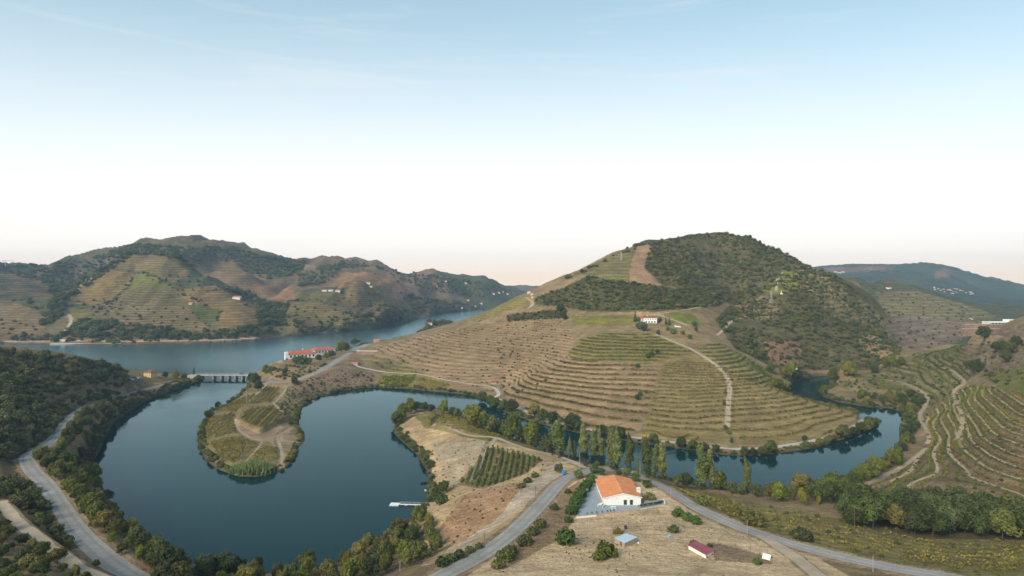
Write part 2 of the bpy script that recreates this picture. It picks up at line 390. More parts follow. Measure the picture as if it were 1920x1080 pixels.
# ------------------------------------------------------------------ land cover
PXG = CX + U * F
PYG = HY + (H - Z) / D[:, None] * F
jit = np.clip(3.0 * 300 / D, .8, 3.0)[:, None]
PXJ = PXG[None] + 1.6 * jit * fbm(X / 14, Y / 14, 3, 71)
PYJ = PYG + jit * fbm(X / 14, Y / 14, 3, 72)
def in_px(poly, dmin=0, dmax=1e9, jitter=True):
    poly = ctl(poly) if isinstance(poly, str) else poly
    px, py = (PXJ, PYJ) if jitter else (np.broadcast_to(PXG, Z.shape), PYG)
    xs = [p[0] for p in poly]
    c, e = np.searchsorted(PXG, min(xs) - 6), np.searchsorted(PXG, max(xs) + 6)
    a, b = np.searchsorted(D, dmin), np.searchsorted(D, dmax)
    m = np.zeros(Z.shape, bool); s = np.zeros((b - a, e - c), bool)
    px, py = px[a:b, c:e], py[a:b, c:e]
    n = len(poly)
    for i in range(n):
        (x0, y0), (x1, y1) = poly[i], poly[(i + 1) % n]
        if x0 == x1: continue
        s ^= ((px < x0) != (px < x1)) & (py < y0 + (px - x0) / (x1 - x0) * (y1 - y0))
    m[a:b, c:e] = s
    return m & ~inside

SPH = Z + 1.2 * fbm(X / 60, Y / 60, 3, 90) * np.clip(D / 500, .3, 2)[:, None]      # contour coordinate of terraces
GC = np.empty(Z.shape + (3,)); VC = np.empty(Z.shape + (3,))
SW = np.zeros(Z.shape); PH = SPH / 4.0; TER = np.zeros(Z.shape); TUFT = np.full(Z.shape, .35)
def cover(m, g, v=None, w=None, sp=None, ter=None, tuft=None):
    GC[m] = g
    VC[m] = v if v is not None else g
    SW[m] = w if w is not None else 0
    if sp: PH[m] = (SPH / sp)[m]
    TER[m] = (ter * sp) if ter else 0
    if tuft is not None: TUFT[m] = tuft
allm = np.ones(Z.shape, bool)
DG = (.070, .078, .036); VG = (.150, .140, .045); VY = (.215, .185, .062); PALE = (.33, .25, .15)
cover(allm, (.24, .18, .115))
far = Y > 900
mix = fbm(X / 260, Y / 260, 4, 5)
cover(far & (mix > .0), (.115, .095, .06), (.16, .13, .075), .5, 5)
cover(far & (mix <= .0), (.075, .08, .05), (.09, .09, .05), .3, 5)
cover((Y > 1450) & (X > -700) & (X < -40) & (mix > -.1), (.165, .115, .085), (.13, .12, .07), .5, 6)
cover((Y < 720) & (X < -150) & ~inside & (U < -.4)[None], (.17, .13, .08), tuft=.8)
Z3 = [   # outline in photo pixels, distance range, ground colour, row colour, row weight, row spacing (m of height), terrace depth
 # far bank
 ('0,505 150,500 170,530 110,562 0,556', 900, 2000, (.135, .105, .075), (.10, .095, .055), .6, 4.5, 0),
 ('91,545 161,514 208,493 250,478 215,500 120,566', 900, 2000, (.05, .06, .036), None, 0, 4, 0),
 ('0,558 86,588 90,612 60,628 0,626', 900, 2000, (.215, .16, .11), (.14, .125, .07), .7, 3.6, 0),
 ('112,566 161,524 203,506 250,511 252,519 234,542 203,566 182,574', 900, 2000, (.285, .185, .105), (.21, .175, .07), .9, 5, 0),
 ('250,478 300,476 350,503 362,520 322,529 276,511 215,503 230,490', 900, 2000, (.18, .14, .085), (.11, .115, .05), .7, 5, 0),
 ('254,514 276,511 312,529 323,540 276,544 245,542', 900, 2000, (.15, .17, .05), (.10, .135, .035), .5, 4, 0),
 ('234,545 323,545 349,576 286,577 224,575', 900, 2000, (.18, .145, .085), (.105, .11, .045), .8, 4, 0),
 ('203,576 350,576 392,612 385,624 210,610', 900, 2000, (.25, .19, .12), (.12, .11, .06), .85, 3.6, 0),
 ('325,545 404,535 456,566 490,592 482,605 406,618 406,600 417,584 359,568 340,556', 900, 2000, (.27, .185, .105), (.17, .14, .06), .85, 4.2, 0),
 ('349,568 380,574 414,581 411,597 390,612 372,602', 900, 2000, (.075, .12, .035), (.05, .085, .02), .5, 3.5, 0),
 ('130,576 187,587 161,618 135,620', 900, 2000, (.19, .175, .065), (.14, .14, .05), .5, 4, 0),
 ('182,574 224,560 240,580 200,590 150,580', 900, 2000, (.20, .16, .12), (.10, .09, .06), .6, 3, 0),
 ('-100,622 100,628 210,612 380,624 480,612 500,650 -100,650', 900, 1100, (.15, .105, .072), None, 0, 4, 0),
 ('396,490 437,490 453,508 500,524 480,533 420,530 400,515', 900, 2200, (.27, .18, .125), (.22, .16, .10), .6, 6, 0),
 ('480,530 540,540 562,563 530,568 480,552 440,556 445,540', 900, 2200, (.32, .195, .13), (.28, .18, .115), .5, 6, 0),
 ('648,501 694,507 751,536 767,547 724,539 690,530 640,540 605,538 630,520', 900, 2200, (.31, .20, .135), (.25, .17, .10), .6, 6, 0),
 ('548,566 596,566 664,582 678,593 642,615 540,622 529,593', 900, 2200, (.215, .17, .09), (.13, .125, .05), .8, 3.6, 0),
 ('550,548 640,548 640,568 600,566 555,562', 900, 2200, (.14, .145, .06), None, 0, 4, 0),
 ('670,528 697,528 751,563 781,588 745,594 694,592 626,563', 900, 2200, (.19, .145, .095), (.12, .105, .06), .7, 3.8, 0),
 ('480,563 540,572 529,612 485,608', 900, 2200, (.055, .062, .035), None, 0, 4, 0),
 ('560,515 600,500 660,490 720,500 640,503 610,530 560,538', 1300, 2600, (.06, .068, .04), None, 0, 4, 0),
 ('400,470 520,482 560,500 520,520 470,505 440,488', 1300, 2600, (.055, .065, .04), None, 0, 4, 0),
 ('750,545 800,560 860,580 790,590 770,575', 1200, 2300, (.075, .075, .045), None, 0, 4, 0),
 ('180,481 250,455 340,461 400,460 450,463 520,481 575,489 565,512 500,524 453,506 437,489 396,489 350,500 300,476 250,478', 1250, 2600, (.075, .078, .046), (.11, .095, .06), .4, 6, 0),
 # the big hill
 ('1222,455 1300,440 1390,433 1460,462 1540,496 1640,556 1700,640 1640,694 1480,694 1440,684 1380,655 1340,600 1370,570 1300,548 1240,533 1205,500', 560, 1100, (.098, .088, .048), (.16, .115, .075), .3, 9, 0),
 ('1000,572 1000,560 1060,538 1100,518 1180,528 1240,536 1370,560 1340,575 1230,584 1100,584 1060,576', 600, 1000, (.095, .088, .045), None, 0, 4, 0),
 ('1060,520 1100,500 1200,453 1190,490 1185,530 1120,524 1090,514', 600, 1000, (.165, .14, .075), (.115, .115, .045), .7, 4, 0),
 ('1196,462 1222,462 1224,478 1206,500 1215,515 1242,536 1180,526 1182,495', 600, 1000, (.30, .20, .135), (.26, .185, .12), .4, 4, 0),
 ('1445,528 1468,507 1495,510 1502,540 1452,552 1428,548', 600, 1000, (.19, .18, .055), (.14, .15, .04), .6, 3, 0),
 ('1370,575 1440,550 1462,575 1446,602 1400,596', 600, 1000, (.20, .155, .10), (.135, .12, .06), .7, 3.5, 0),
 ('1490,498 1520,496 1640,576 1700,665 1650,624 1560,592 1512,545', 600, 1000, (.20, .16, .095), (.11, .105, .05), .9, 5, .4),
 ('1600,628 1640,626 1692,666 1650,672 1625,660', 600, 1000, (.31, .225, .135), (.22, .18, .09), .6, 3, 0),
 ('1432,640 1500,640 1505,682 1440,684', 560, 900, (.24, .155, .11), None, 0, 3, 0),
 ('1640,545 1720,546 1800,568 1870,592 1830,620 1800,640 1700,664 1670,610', 780, 1500, (.16, .13, .075), (.115, .11, .055), .7, 5, 0),
 ('1650,600 1720,590 1830,612 1800,640 1700,664', 780, 1500, (.20, .145, .115), (.14, .115, .08), .6, 5, 0),
 ('1194,583 1240,585 1226,593 1196,597', 500, 800, (.33, .24, .14), None, 0, 3, 0),
 ('1256,584 1300,590 1322,612 1257,604', 500, 800, (.15, .165, .05), None, 0, 3, 0),
 ('1070,590 1190,594 1188,611 1075,610', 500, 800, (.185, .165, .06), (.14, .14, .045), .4, 3, 0),
 ('1080,640 1140,620 1230,626 1302,662 1210,684 1060,682', 450, 760, (.215, .175, .085), (.16, .165, .05), .3, 2.1, .45),
 ('938,738 1060,670 1210,684 1302,664 1240,760 1184,822 1100,808 1000,781', 380, 700, (.30, .21, .135), (.19, .155, .075), .5, 2.2, .55),
 ('1240,680 1302,664 1362,690 1480,722 1612,772 1582,815 1400,838 1200,822', 380, 640, (.255, .195, .105), (.20, .16, .065), .6, 1.3, .3),
 ('1302,655 1340,636 1430,688 1462,716 1442,732 1368,702', 450, 700, (.25, .20, .115), (.18, .17, .06), .4, 2.2, .5),
 ('700,652 800,625 1000,598 1060,596 1080,640 1050,684 940,734 760,702 690,692', 500, 860, (.285, .20, .13), (.20, .145, .085), .75, 1.9, .35),
 ('868,604 990,550 1002,565 900,600', 600, 960, (.23, .185, .085), (.16, .155, .05), .7, 2.6, 0),
 ('955,590 1060,578 1060,596 950,602', 600, 900, (.085, .08, .045), None, 0, 3, 0),
 ('714,704 783,701 770,728 704,724', 500, 700, (.185, .175, .05), None, 0, 3, 0),
 ('787,703 848,722 832,735 775,729', 500, 700, (.215, .175, .075), None, 0, 3, 0),
 ('680,672 720,668 800,700 780,702 715,702', 520, 760, (.20, .16, .085), (.15, .14, .055), .6, 1.6, .4),
 ('530,735 560,712 640,690 700,700 705,724 610,740 575,756', 480, 640, (.205, .15, .11), None, 0, 3, 0),
 # the round headland
 ('372,800 395,770 460,735 510,715 545,735 575,830 550,862 530,884 450,896 375,850', 310, 560, (.225, .18, .105), None, 0, 3, 0),
 ('440,785 452,790 490,812 538,790 545,800 540,815 490,832 448,812', 310, 560, (.33, .24, .17), None, 0, 3, 0),
 ('490,820 545,815 572,828 540,850 520,880 528,845', 310, 560, (.33, .25, .17), None, 0, 3, 0),
 # the spit and the bare slope
 ('745,796 790,772 830,798 960,826 1050,860 1095,880 1030,930 970,990 890,1040 790,1060 806,900 792,850', 170, 460, (.47, .345, .22), None, 0, 3, 0),
 ('775,777 830,772 930,808 1050,848 1085,868 960,834 850,814 795,800', 280, 460, (.235, .195, .095), None, 0, 3, 0),
 ('808,828 905,824 912,842 850,922 818,860', 250, 420, (.40, .325, .24), (.36, .25, .15), .4, 2, 0),
 ('858,908 915,838 1018,860 990,888 905,916', 240, 420, (.26, .19, .13), None, 0, 3, 0),
 ('815,1000 870,930 960,905 990,910 950,965 880,1012 820,1020', 180, 320, (.39, .25, .165), (.30, .20, .13), .5, 1.1, 0),
 ('985,905 1030,880 1050,892 990,940 900,1010 845,1050 830,1040 930,975', 160, 330, (.46, .38, .30), None, 0, 3, 0),
 # garden and slope round the white house
 ('1000,960 1080,900 1110,890 1260,915 1300,950 1400,997 1500,1028 1600,1085 1200,1200 850,1100 930,1040', 100, 300, (.58, .44, .30), (.45, .325, .215), .35, 1.2, 0),
 ('1050,930 1085,900 1100,905 1085,960 1050,1010 960,1060 940,1050', 150, 280, (.27, .19, .125), None, 0, 3, 0),
 ('1325,1015 1440,1040 1448,1058 1340,1052', 150, 220, (.27, .195, .14), None, 0, 3, 0),
 ('1240,905 1330,925 1450,950 1600,975 1760,1010 1960,1018 2100,1100 1800,1082 1600,1042 1400,985', 140, 300, (.215, .17, .095), (.15, .14, .055), .6, 1.0, .35),
 # slopes on the far side of the river bend
 ('1560,722 1640,690 1720,660 1820,640 1830,700 1760,760 1700,765', 430, 760, (.19, .155, .09), (.13, .135, .05), .6, 2.6, .5),
 ('1780,640 1960,600 2200,560 2200,720 1900,720 1800,700', 380, 760, (.205, .15, .11), (.12, .12, .06), .6, 3.0, .5),
 ('1840,700 1920,690 2000,680 2000,740 1880,735', 330, 500, (.15, .145, .06), None, 0, 3, 0),
 ('1590,925 1700,870 1740,830 1720,780 1790,725 1830,720 1930,735 2250,760 2250,980 1900,960 1600,960', 230, 470, (.175, .135, .088), (.15, .145, .05), .45, 2.9, .95),
 ('1600,960 1700,930 1950,945 2250,950 2250,1020 1700,1010', 200, 290, (.12, .10, .06), None, 0, 3, 0),
 # far range to the right
 ('1500,490 1920,490 1920,640 1500,560', 1500, 5000, (.055, .065, .045), None, 0, 6, 0),
 ('1540,503 1650,498 1680,502 1640,508 1560,509', 1900, 5000, (.17, .11, .09), None, 0, 6, 0),
 ('1750,510 1770,503 1785,512 1775,520 1752,522', 1900, 5000, (.15, .10, .085), None, 0, 6, 0),
]
MASK = []
for (poly, d0, d1, g, v, w, sp, ter) in Z3:
    m = in_px(poly, d0, d1)
    MASK.append(m)
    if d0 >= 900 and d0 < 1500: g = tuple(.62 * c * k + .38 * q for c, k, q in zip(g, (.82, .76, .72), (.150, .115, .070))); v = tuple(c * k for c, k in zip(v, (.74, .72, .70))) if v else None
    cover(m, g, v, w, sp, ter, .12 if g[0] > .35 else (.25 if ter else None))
SMOOTHZ = Z.copy()
# cut the terraces: level tread, steep riser
fr = PH - np.floor(PH)
step = sstep(.52, .98, fr) - fr
near_road = np.ones(Z.shape); RDIST = {}
for k, (P, w) in ROADS.items():
    RDIST[k] = seg_dist(P, w * .5 + 6).astype(np.float32)
    near_road = np.minimum(near_road, sstep(w * .5 + .5, w * .5 + 4, RDIST[k]))
Z = Z + TER * step * near_road * np.where(inside, 0, 1)
# right-hand terraces carry a worn tan track along the outer lip of each level
rt = MASK[-5] & (fr > .28) & (fr < .5)
VC[rt] = GC[rt] = (.25, .19, .125); SW[rt] = 0; TUFT[rt] = .1
# banks at the waterline
wet = ~inside & (sd < 2.2) & (Y < 900)
GC[wet] = (.13, .10, .065); SW[wet] = 0
bed = inside
GC[bed] = (.05, .06, .04); SW[bed] = 0
# road verges of bare earth
verge_n = 1.1 * fbm(X / 6, Y / 6, 2, 8)
for k, (P, w) in ROADS.items():
    dd = RDIST[k]
    vm = (dd < w * .5 + (1.6 if k[0] != 't' else .5) + verge_n) & ~inside
    GC[vm] = (.31, .235, .165); SW[vm] = 0; TUFT[vm] = .15
cutm = (seg_dist(ROADS['lake'][0], 16) < 9 + 5 * fbm(X / 20, Y / 20, 3, 9)) & (X < ROADS['lake'][0][:, 0].max()) & (fbm(X / 25, Y / 25, 2, 10) > .1) & ~inside
GC[cutm] = (.27, .185, .125); SW[cutm] = 0
# small roughness of the soil
Z = Z + np.where(inside, 0, 1) * near_road * np.interp(D, [0, 200, 500, 1500], [.10, .14, .2, .6])[:, None] * fbm(X / np.interp(D, [0, 300, 900], [2.5, 4, 12])[:, None], Y / np.interp(D, [0, 300, 900], [2.5, 4, 12])[:, None], 3, 123)

# ------------------------------------------------------------------ materials
def node_mat(name):
    m = bpy.data.materials.new(name); m.use_nodes = True
    nt = m.node_tree
    b = nt.nodes['Principled BSDF']
    b.inputs['Roughness'].default_value = .9
    b.inputs['Specular IOR Level'].default_value = .15
    return m, nt, b
def N(nt, kind, **kw):
    n = nt.nodes.new(kind)
    for k, v in kw.items():
        if k in n.inputs.keys(): n.inputs[k].default_value = v
        else: setattr(n, k, v)
    return n
def mixc(nt, fac, a, b, blend='MIX'):
    n = nt.nodes.new('ShaderNodeMix'); n.data_type = 'RGBA'; n.blend_type = blend
    for k, v in ((0, fac), (6, a), (7, b)):
        sock = n.inputs[k]
        if hasattr(v, 'is_linked'): nt.links.new(v, sock)
        elif isinstance(v, (int, float)): sock.default_value = v if k == 0 else (v, v, v, 1)
        else: sock.default_value = (*v, 1)
    return n.outputs[2]
def mth(nt, op, a, b=None, c=None):
    n = nt.nodes.new('ShaderNodeMath'); n.operation = op
    for s, v in zip(n.inputs, (a, b, c)):
        if v is None: continue
        if hasattr(v, 'is_linked'): nt.links.new(v, s)
        else: s.default_value = v
    return n.outputs[0]
def maprange(nt, v, a, b, c, d, smooth=False):
    n = nt.nodes.new('ShaderNodeMapRange')
    if smooth: n.interpolation_type = 'SMOOTHSTEP'
    nt.links.new(v, n.inputs[0])
    for i, q in enumerate((a, b, c, d)): n.inputs[i + 1].default_value = q
    return n.outputs[0]
def noise(nt, co, scale, detail=4, rough=.6):
    n = nt.nodes.new('ShaderNodeTexNoise'); n.inputs['Scale'].default_value = scale
    n.inputs['Detail'].default_value = detail; n.inputs['Roughness'].default_value = rough
    nt.links.new(co, n.inputs['Vector']); return n.outputs[0]

def terrain_material():
    m, nt, b = node_mat('terrain')
    co = nt.nodes.new('ShaderNodeTexCoord').outputs['Object']
    g = N(nt, 'ShaderNodeAttribute', attribute_name='ground').outputs['Color']
    v = N(nt, 'ShaderNodeAttribute', attribute_name='rows').outputs['Color']
    par = N(nt, 'ShaderNodeAttribute', attribute_name='par').outputs['Vector']
    sx = nt.nodes.new('ShaderNodeSeparateXYZ'); nt.links.new(par, sx.inputs[0])
    sw, ph, tuft = sx.outputs[0], sx.outputs[1], sx.outputs[2]
    mp = nt.nodes.new('ShaderNodeMapping'); mp.inputs['Rotation'].default_value = (0, 0, .5); mp.inputs['Scale'].default_value = (.11, .42, .3)
    nt.links.new(co, mp.inputs[0])
    n5 = noise(nt, mp.outputs[0], 1.0, 6, .7)
    n1 = noise(nt, co, .9, 6, .65); n2 = noise(nt, co, .07, 5, .6); n3 = noise(nt, co, .22, 4, .6); n4 = noise(nt, co, .011, 4, .5)
    # rows of vines following the contours
    p = mth(nt, 'ADD', ph, maprange(nt, n3, 0, 1, -.16, .16))
    s = mth(nt, 'SINE', mth(nt, 'MULTIPLY', p, 2 * math.pi))
    s = maprange(nt, s, -.15, .55, 0, 1, True)
    s = mth(nt, 'MULTIPLY', mth(nt, 'MULTIPLY', s, sw), maprange(nt, n2, .35, .6, .45, 1))
    c = mixc(nt, s, g, v)
    riser = maprange(nt, mth(nt, 'SINE', mth(nt, 'MULTIPLY', mth(nt, 'ADD', p, .42), 2 * math.pi)), .55, .95, 0, .35, True)
    c = mixc(nt, mth(nt, 'MULTIPLY', riser, sw), c, (.36, .27, .17))
    # patches, grain and dry tufts
    c = mixc(nt, .75, c, mixc(nt, 1.0, c, maprange(nt, n2, .25, .75, .55, 1.45), 'MULTIPLY'))
    c = mixc(nt, .65, c, mixc(nt, 1.0, c, maprange(nt, n1, .25, .75, .38, 1.62), 'MULTIPLY'))
    c = mixc(nt, .55, c, mixc(nt, 1.0, c, maprange(nt, n4, .3, .7, .65, 1.35), 'MULTIPLY'))
    c = mixc(nt, .8, c, mixc(nt, 1.0, c, maprange(nt, n5, .3, .7, .62, 1.34), 'MULTIPLY'))
    tm = mth(nt, 'MULTIPLY', maprange(nt, noise(nt, co, .45, 5, .7), .56, .66, 0, 1, True), tuft)
    c = mixc(nt, tm, c, (.075, .072, .036))
    tm2 = mth(nt, 'MULTIPLY', maprange(nt, noise(nt, co, .16, 5, .7), .58, .7, 0, .8, True), tuft)
    c = mixc(nt, tm2, c, (.13, .115, .05))
    nt.links.new(c, b.inputs['Base Color'])
    b.inputs['Roughness'].default_value = 1.0
    b.inputs['Specular IOR Level'].default_value = .05
    bp = nt.nodes.new('ShaderNodeBump'); bp.inputs['Strength'].default_value = 1.0; bp.inputs['Distance'].default_value = 1.2
    nt.links.new(n1, bp.inputs['Height']); nt.links.new(bp.outputs[0], b.inputs['Normal'])
    return m

def grid_mesh(name, XX, YY, ZZ):
    nr, nc = XX.shape
    me = bpy.data.meshes.new(name)
    co = np.stack([XX, YY, ZZ], -1).reshape(-1, 3).astype(np.float32)
    i = np.arange((nr - 1) * nc).reshape(nr - 1, nc)[:, :-1].ravel()
    quads = np.stack([i, i + 1, i + nc + 1, i + nc], 1).astype(np.int32)
    fast_mesh(me, co, quads)
    return me
def fast_mesh(me, co, quads, smooth=True):
    nv, k = len(quads), quads.shape[1]
    me.vertices.add(len(co)); me.vertices.foreach_set('co', np.ascontiguousarray(co, np.float32).ravel())
    me.loops.add(nv * k); me.loops.foreach_set('vertex_index', np.ascontiguousarray(quads, np.int32).ravel())
    me.polygons.add(nv)
    me.polygons.foreach_set('loop_start', np.arange(0, nv * k, k, dtype=np.int32))
    me.polygons.foreach_set('use_smooth', np.full(nv, smooth))
    me.update(calc_edges=True)
def attr(me, name, kind, data):
    a = me.attributes.new(name, kind, 'POINT')
    a.data.foreach_set('color' if 'COLOR' in kind else ('vector' if 'VECTOR' in kind else 'value'), np.ascontiguousarray(data, np.float32).ravel())
def structure(name, me, mat=None):
    o = bpy.data.objects.new(name, me); COL.objects.link(o); o['kind'] = 'structure'
    if mat: me.materials.append(mat)
    return o

for A_ in (GC, VC):
    mean = A_.mean(-1, keepdims=True); A_[:] = np.clip(mean + 1.22 * (A_ - mean), .01, .9)
tm = grid_mesh('terrain', X, Y, Z)
one = np.ones(Z.shape + (1,))
attr(tm, 'ground', 'FLOAT_COLOR', np.concatenate([GC, one], -1))
attr(tm, 'rows', 'FLOAT_COLOR', np.concatenate([VC, one], -1))
attr(tm, 'par', 'FLOAT_VECTOR', np.stack([SW, PH, TUFT], -1))
structure('terrain', tm, terrain_material())

def water_material():
    m, nt, b = node_mat('river water')
    nt.nodes.remove(b)
    co = nt.nodes.new('ShaderNodeTexCoord').outputs['Object']
    sp = nt.nodes.new('ShaderNodeSeparateXYZ'); nt.links.new(co, sp.inputs[0])
    open_water = maprange(nt, sp.outputs[1], 560, 760, 0, 1, True)          # the wide river beyond the bridge is ruffled by the wind
    n = noise(nt, co, .35, 3, .5); n2 = noise(nt, co, .022, 4, .55)
    bp = nt.nodes.new('ShaderNodeBump'); bp.inputs['Distance'].default_value = .25
    nt.links.new(mth(nt, 'ADD', maprange(nt, n2, .42, .62, .01, .34), mth(nt, 'MULTIPLY', open_water, .5)), bp.inputs['Strength'])
    nt.links.new(n, bp.inputs['Height'])
    df = nt.nodes.new('ShaderNodeBsdfDiffuse'); df.inputs[0].default_value = (.003, .023, .024, 1)
    gl = nt.nodes.new('ShaderNodeBsdfGlossy'); gl.inputs[0].default_value = (.74, .95, 1, 1)
    nt.links.new(maprange(nt, open_water, 0, 1, .05, .20), gl.inputs['Roughness']); nt.links.new(bp.outputs[0], gl.inputs['Normal'])
    fr_ = nt.nodes.new('ShaderNodeFresnel'); fr_.inputs[0].default_value = 1.33
    mx = nt.nodes.new('ShaderNodeMixShader')
    nt.links.new(mth(nt, 'MULTIPLY', mth(nt, 'POWER', fr_.outputs[0], 1.3), maprange(nt, open_water, 0, 1, 1.05, 1.35)), mx.inputs[0])
    nt.links.new(df.outputs[0], mx.inputs[1]); nt.links.new(gl.outputs[0], mx.inputs[2])
    nt.links.new(mx.outputs[0], nt.nodes['Material Output'].inputs['Surface'])
    return m
wm = bpy.data.meshes.new('river_water')
wm.from_pydata([(-2400, 170, 0), (420, 170, 0), (420, 2600, 0), (-2400, 2600, 0)], [], [(0, 1, 2, 3)])
structure('river_water', wm, water_material())
# ------------------------------------------------------------------ helpers for things
def tag(o, label, cat, group=None, kind=None):
    o['label'] = label; o['category'] = cat
    if group: o['group'] = group
    if kind: o['kind'] = kind
    return o
def new_obj(name, me, parent=None, mat=None):
    o = bpy.data.objects.new(name, me); COL.objects.link(o)
    if parent is not None: o.parent = parent
    if mat is not None and me is not None and not me.materials: me.materials.append(mat)
    return o
def root(name, loc, rz=0.0, scale=1.0):
    o = bpy.data.objects.new(name, None); COL.objects.link(o)
    o.location = loc; o.rotation_euler = (0, 0, rz); o.scale = (scale,) * 3 if not hasattr(scale, '__len__') else scale
    o.empty_display_size = .5
    return o
class MB:
    """collects boxes, prisms and tubes into one mesh"""
    def __init__(s): s.v = []; s.f = []
    def add(s, vs, fs):
        k = len(s.v); s.v += [tuple(v) for v in vs]; s.f += [tuple(i + k for i in f) for f in fs]; return s
    def box(s, x0, x1, y0, y1, z0, z1):
        return s.add([(x0, y0, z0), (x1, y0, z0), (x1, y1, z0), (x0, y1, z0), (x0, y0, z1), (x1, y0, z1), (x1, y1, z1), (x0, y1, z1)],
                     [(3, 2, 1, 0), (4, 5, 6, 7), (0, 1, 5, 4), (1, 2, 6, 5), (2, 3, 7, 6), (3, 0, 4, 7)])
    def quad(s, *p): return s.add(p, [tuple(range(len(p)))])
    def slab(s, pts, t):
        """closed plate: a planar polygon given thickness t downwards"""
        n = len(pts); lo = [(p[0], p[1], p[2] - t) for p in pts]
        return s.add(list(pts) + lo, [tuple(range(n)), tuple(range(2 * n - 1, n - 1, -1))] + [(i, i + n, (i + 1) % n + n, (i + 1) % n) for i in range(n)])
    def tube(s, p0, p1, r0, r1, n=6):
        a = Vector(p1) - Vector(p0); q = a.to_track_quat('Z', 'Y')
        vs = []
        for p, r in ((p0, r0), (p1, r1)):
            for i in range(n):
                t = 2 * math.pi * i / n
                vs.append(Vector(p) + q @ Vector((math.cos(t) * r, math.sin(t) * r, 0)))
        return s.add(vs, [(i, (i + 1) % n, n + (i + 1) % n, n + i) for i in range(n)] + [tuple(range(n - 1, -1, -1)), tuple(range(n, 2 * n))])
    def mesh(s, name):
        me = bpy.data.meshes.new(name); me.from_pydata([tuple(v) for v in s.v], [], s.f); me.update(); return me
    def obj(s, name, mat, parent=None): return new_obj(name, s.mesh(name), parent, mat)

def plain(name, col, rough=.8, spec=.2, var=.18, scale=1.5, bump=0.0, metal=0.0, obj_var=0.0):
    m, nt, b = node_mat(name)
    co = nt.nodes.new('ShaderNodeTexCoord').outputs['Object']
    n1 = noise(nt, co, scale, 5, .6); n2 = noise(nt, co, scale * .22, 3, .5)
    c = mixc(nt, 1.0, col, maprange(nt, n1, .2, .8, 1 - var, 1 + var), 'MULTIPLY')
    c = mixc(nt, 1.0, c, maprange(nt, n2, .3, .7, 1 - var, 1 + var * .6), 'MULTIPLY')
    if obj_var:
        oi = nt.nodes.new('ShaderNodeObjectInfo')
        c = mixc(nt, 1.0, c, maprange(nt, oi.outputs['Random'], 0, 1, 1 - obj_var, 1 + obj_var), 'MULTIPLY')
    nt.links.new(c, b.inputs['Base Color'])
    b.inputs['Roughness'].default_value = rough; b.inputs['Specular IOR Level'].default_value = spec; b.inputs['Metallic'].default_value = metal
    if bump:
        bp = nt.nodes.new('ShaderNodeBump'); bp.inputs['Strength'].default_value = bump; bp.inputs['Distance'].default_value = .05
        nt.links.new(n1, bp.inputs['Height']); nt.links.new(bp.outputs[0], b.inputs['Normal'])
    return m
def leaf_mat(name, c0, c1, c2=None):
    """c0..c1 over the leaves of one plant; c2 is the tint some plants lean to"""
    m, nt, b = node_mat(name)
    sh = N(nt, 'ShaderNodeAttribute', attribute_name='shade').outputs['Fac']
    c = mixc(nt, sh, c0, c1)
    oi = nt.nodes.new('ShaderNodeObjectInfo')
    rnd = oi.outputs['Random']
    if c2: c = mixc(nt, maprange(nt, rnd, .45, 1, 0, .75), c, c2)
    r2 = mth(nt, 'FRACT', mth(nt, 'MULTIPLY', rnd, 37.7))
    c = mixc(nt, 1.0, c, maprange(nt, r2, 0, 1, .62, 1.38), 'MULTIPLY')
    nt.links.new(c, b.inputs['Base Color'])
    b.inputs['Roughness'].default_value = .75; b.inputs['Specular IOR Level'].default_value = .18
    return m
M = dict(
    bark=plain('bark', (.10, .08, .06), .95, .05, .3, 3),
    leaf_dark=leaf_mat('dark oak leaves', (0.034, 0.052, 0.016), (0.101, 0.126, 0.035), (0.087, 0.094, 0.044)),
    leaf_olive=leaf_mat('olive green leaves', (0.058, 0.067, 0.019), (0.154, 0.163, 0.040), (0.190, 0.145, 0.045)),
    leaf_light=leaf_mat('yellow green leaves', (0.061, 0.082, 0.011), (0.187, 0.205, 0.034), (0.234, 0.198, 0.030)),
    leaf_grey=leaf_mat('grey green leaves', (0.066, 0.077, 0.042), (0.157, 0.169, 0.098)),
    leaf_citrus=leaf_mat('citrus leaves', (0.034, 0.067, 0.014), (0.107, 0.173, 0.034)),
    leaf_poplar=leaf_mat('poplar leaves', (.062, .088, .024), (.195, .222, .075), (.21, .205, .065)),
    leaf_scrub=leaf_mat('scrub leaves', (0.047, 0.059, 0.020), (0.132, 0.147, 0.048), (0.141, 0.120, 0.056)),
    leaf_vine=leaf_mat('vine leaves', (0.089, 0.092, 0.014), (0.248, 0.212, 0.035), (0.267, 0.178, 0.030)),
    leaf_vdark=leaf_mat('autumn vine leaves', (0.056, 0.059, 0.012), (0.166, 0.144, 0.028), (0.192, 0.128, 0.027)),
    leaf_vgreen=leaf_mat('green vine leaves', (0.064, 0.087, 0.013), (0.165, 0.188, 0.028)),
    leaf_reed=leaf_mat('reed blades', (0.051, 0.079, 0.026), (0.120, 0.170, 0.064)),
)

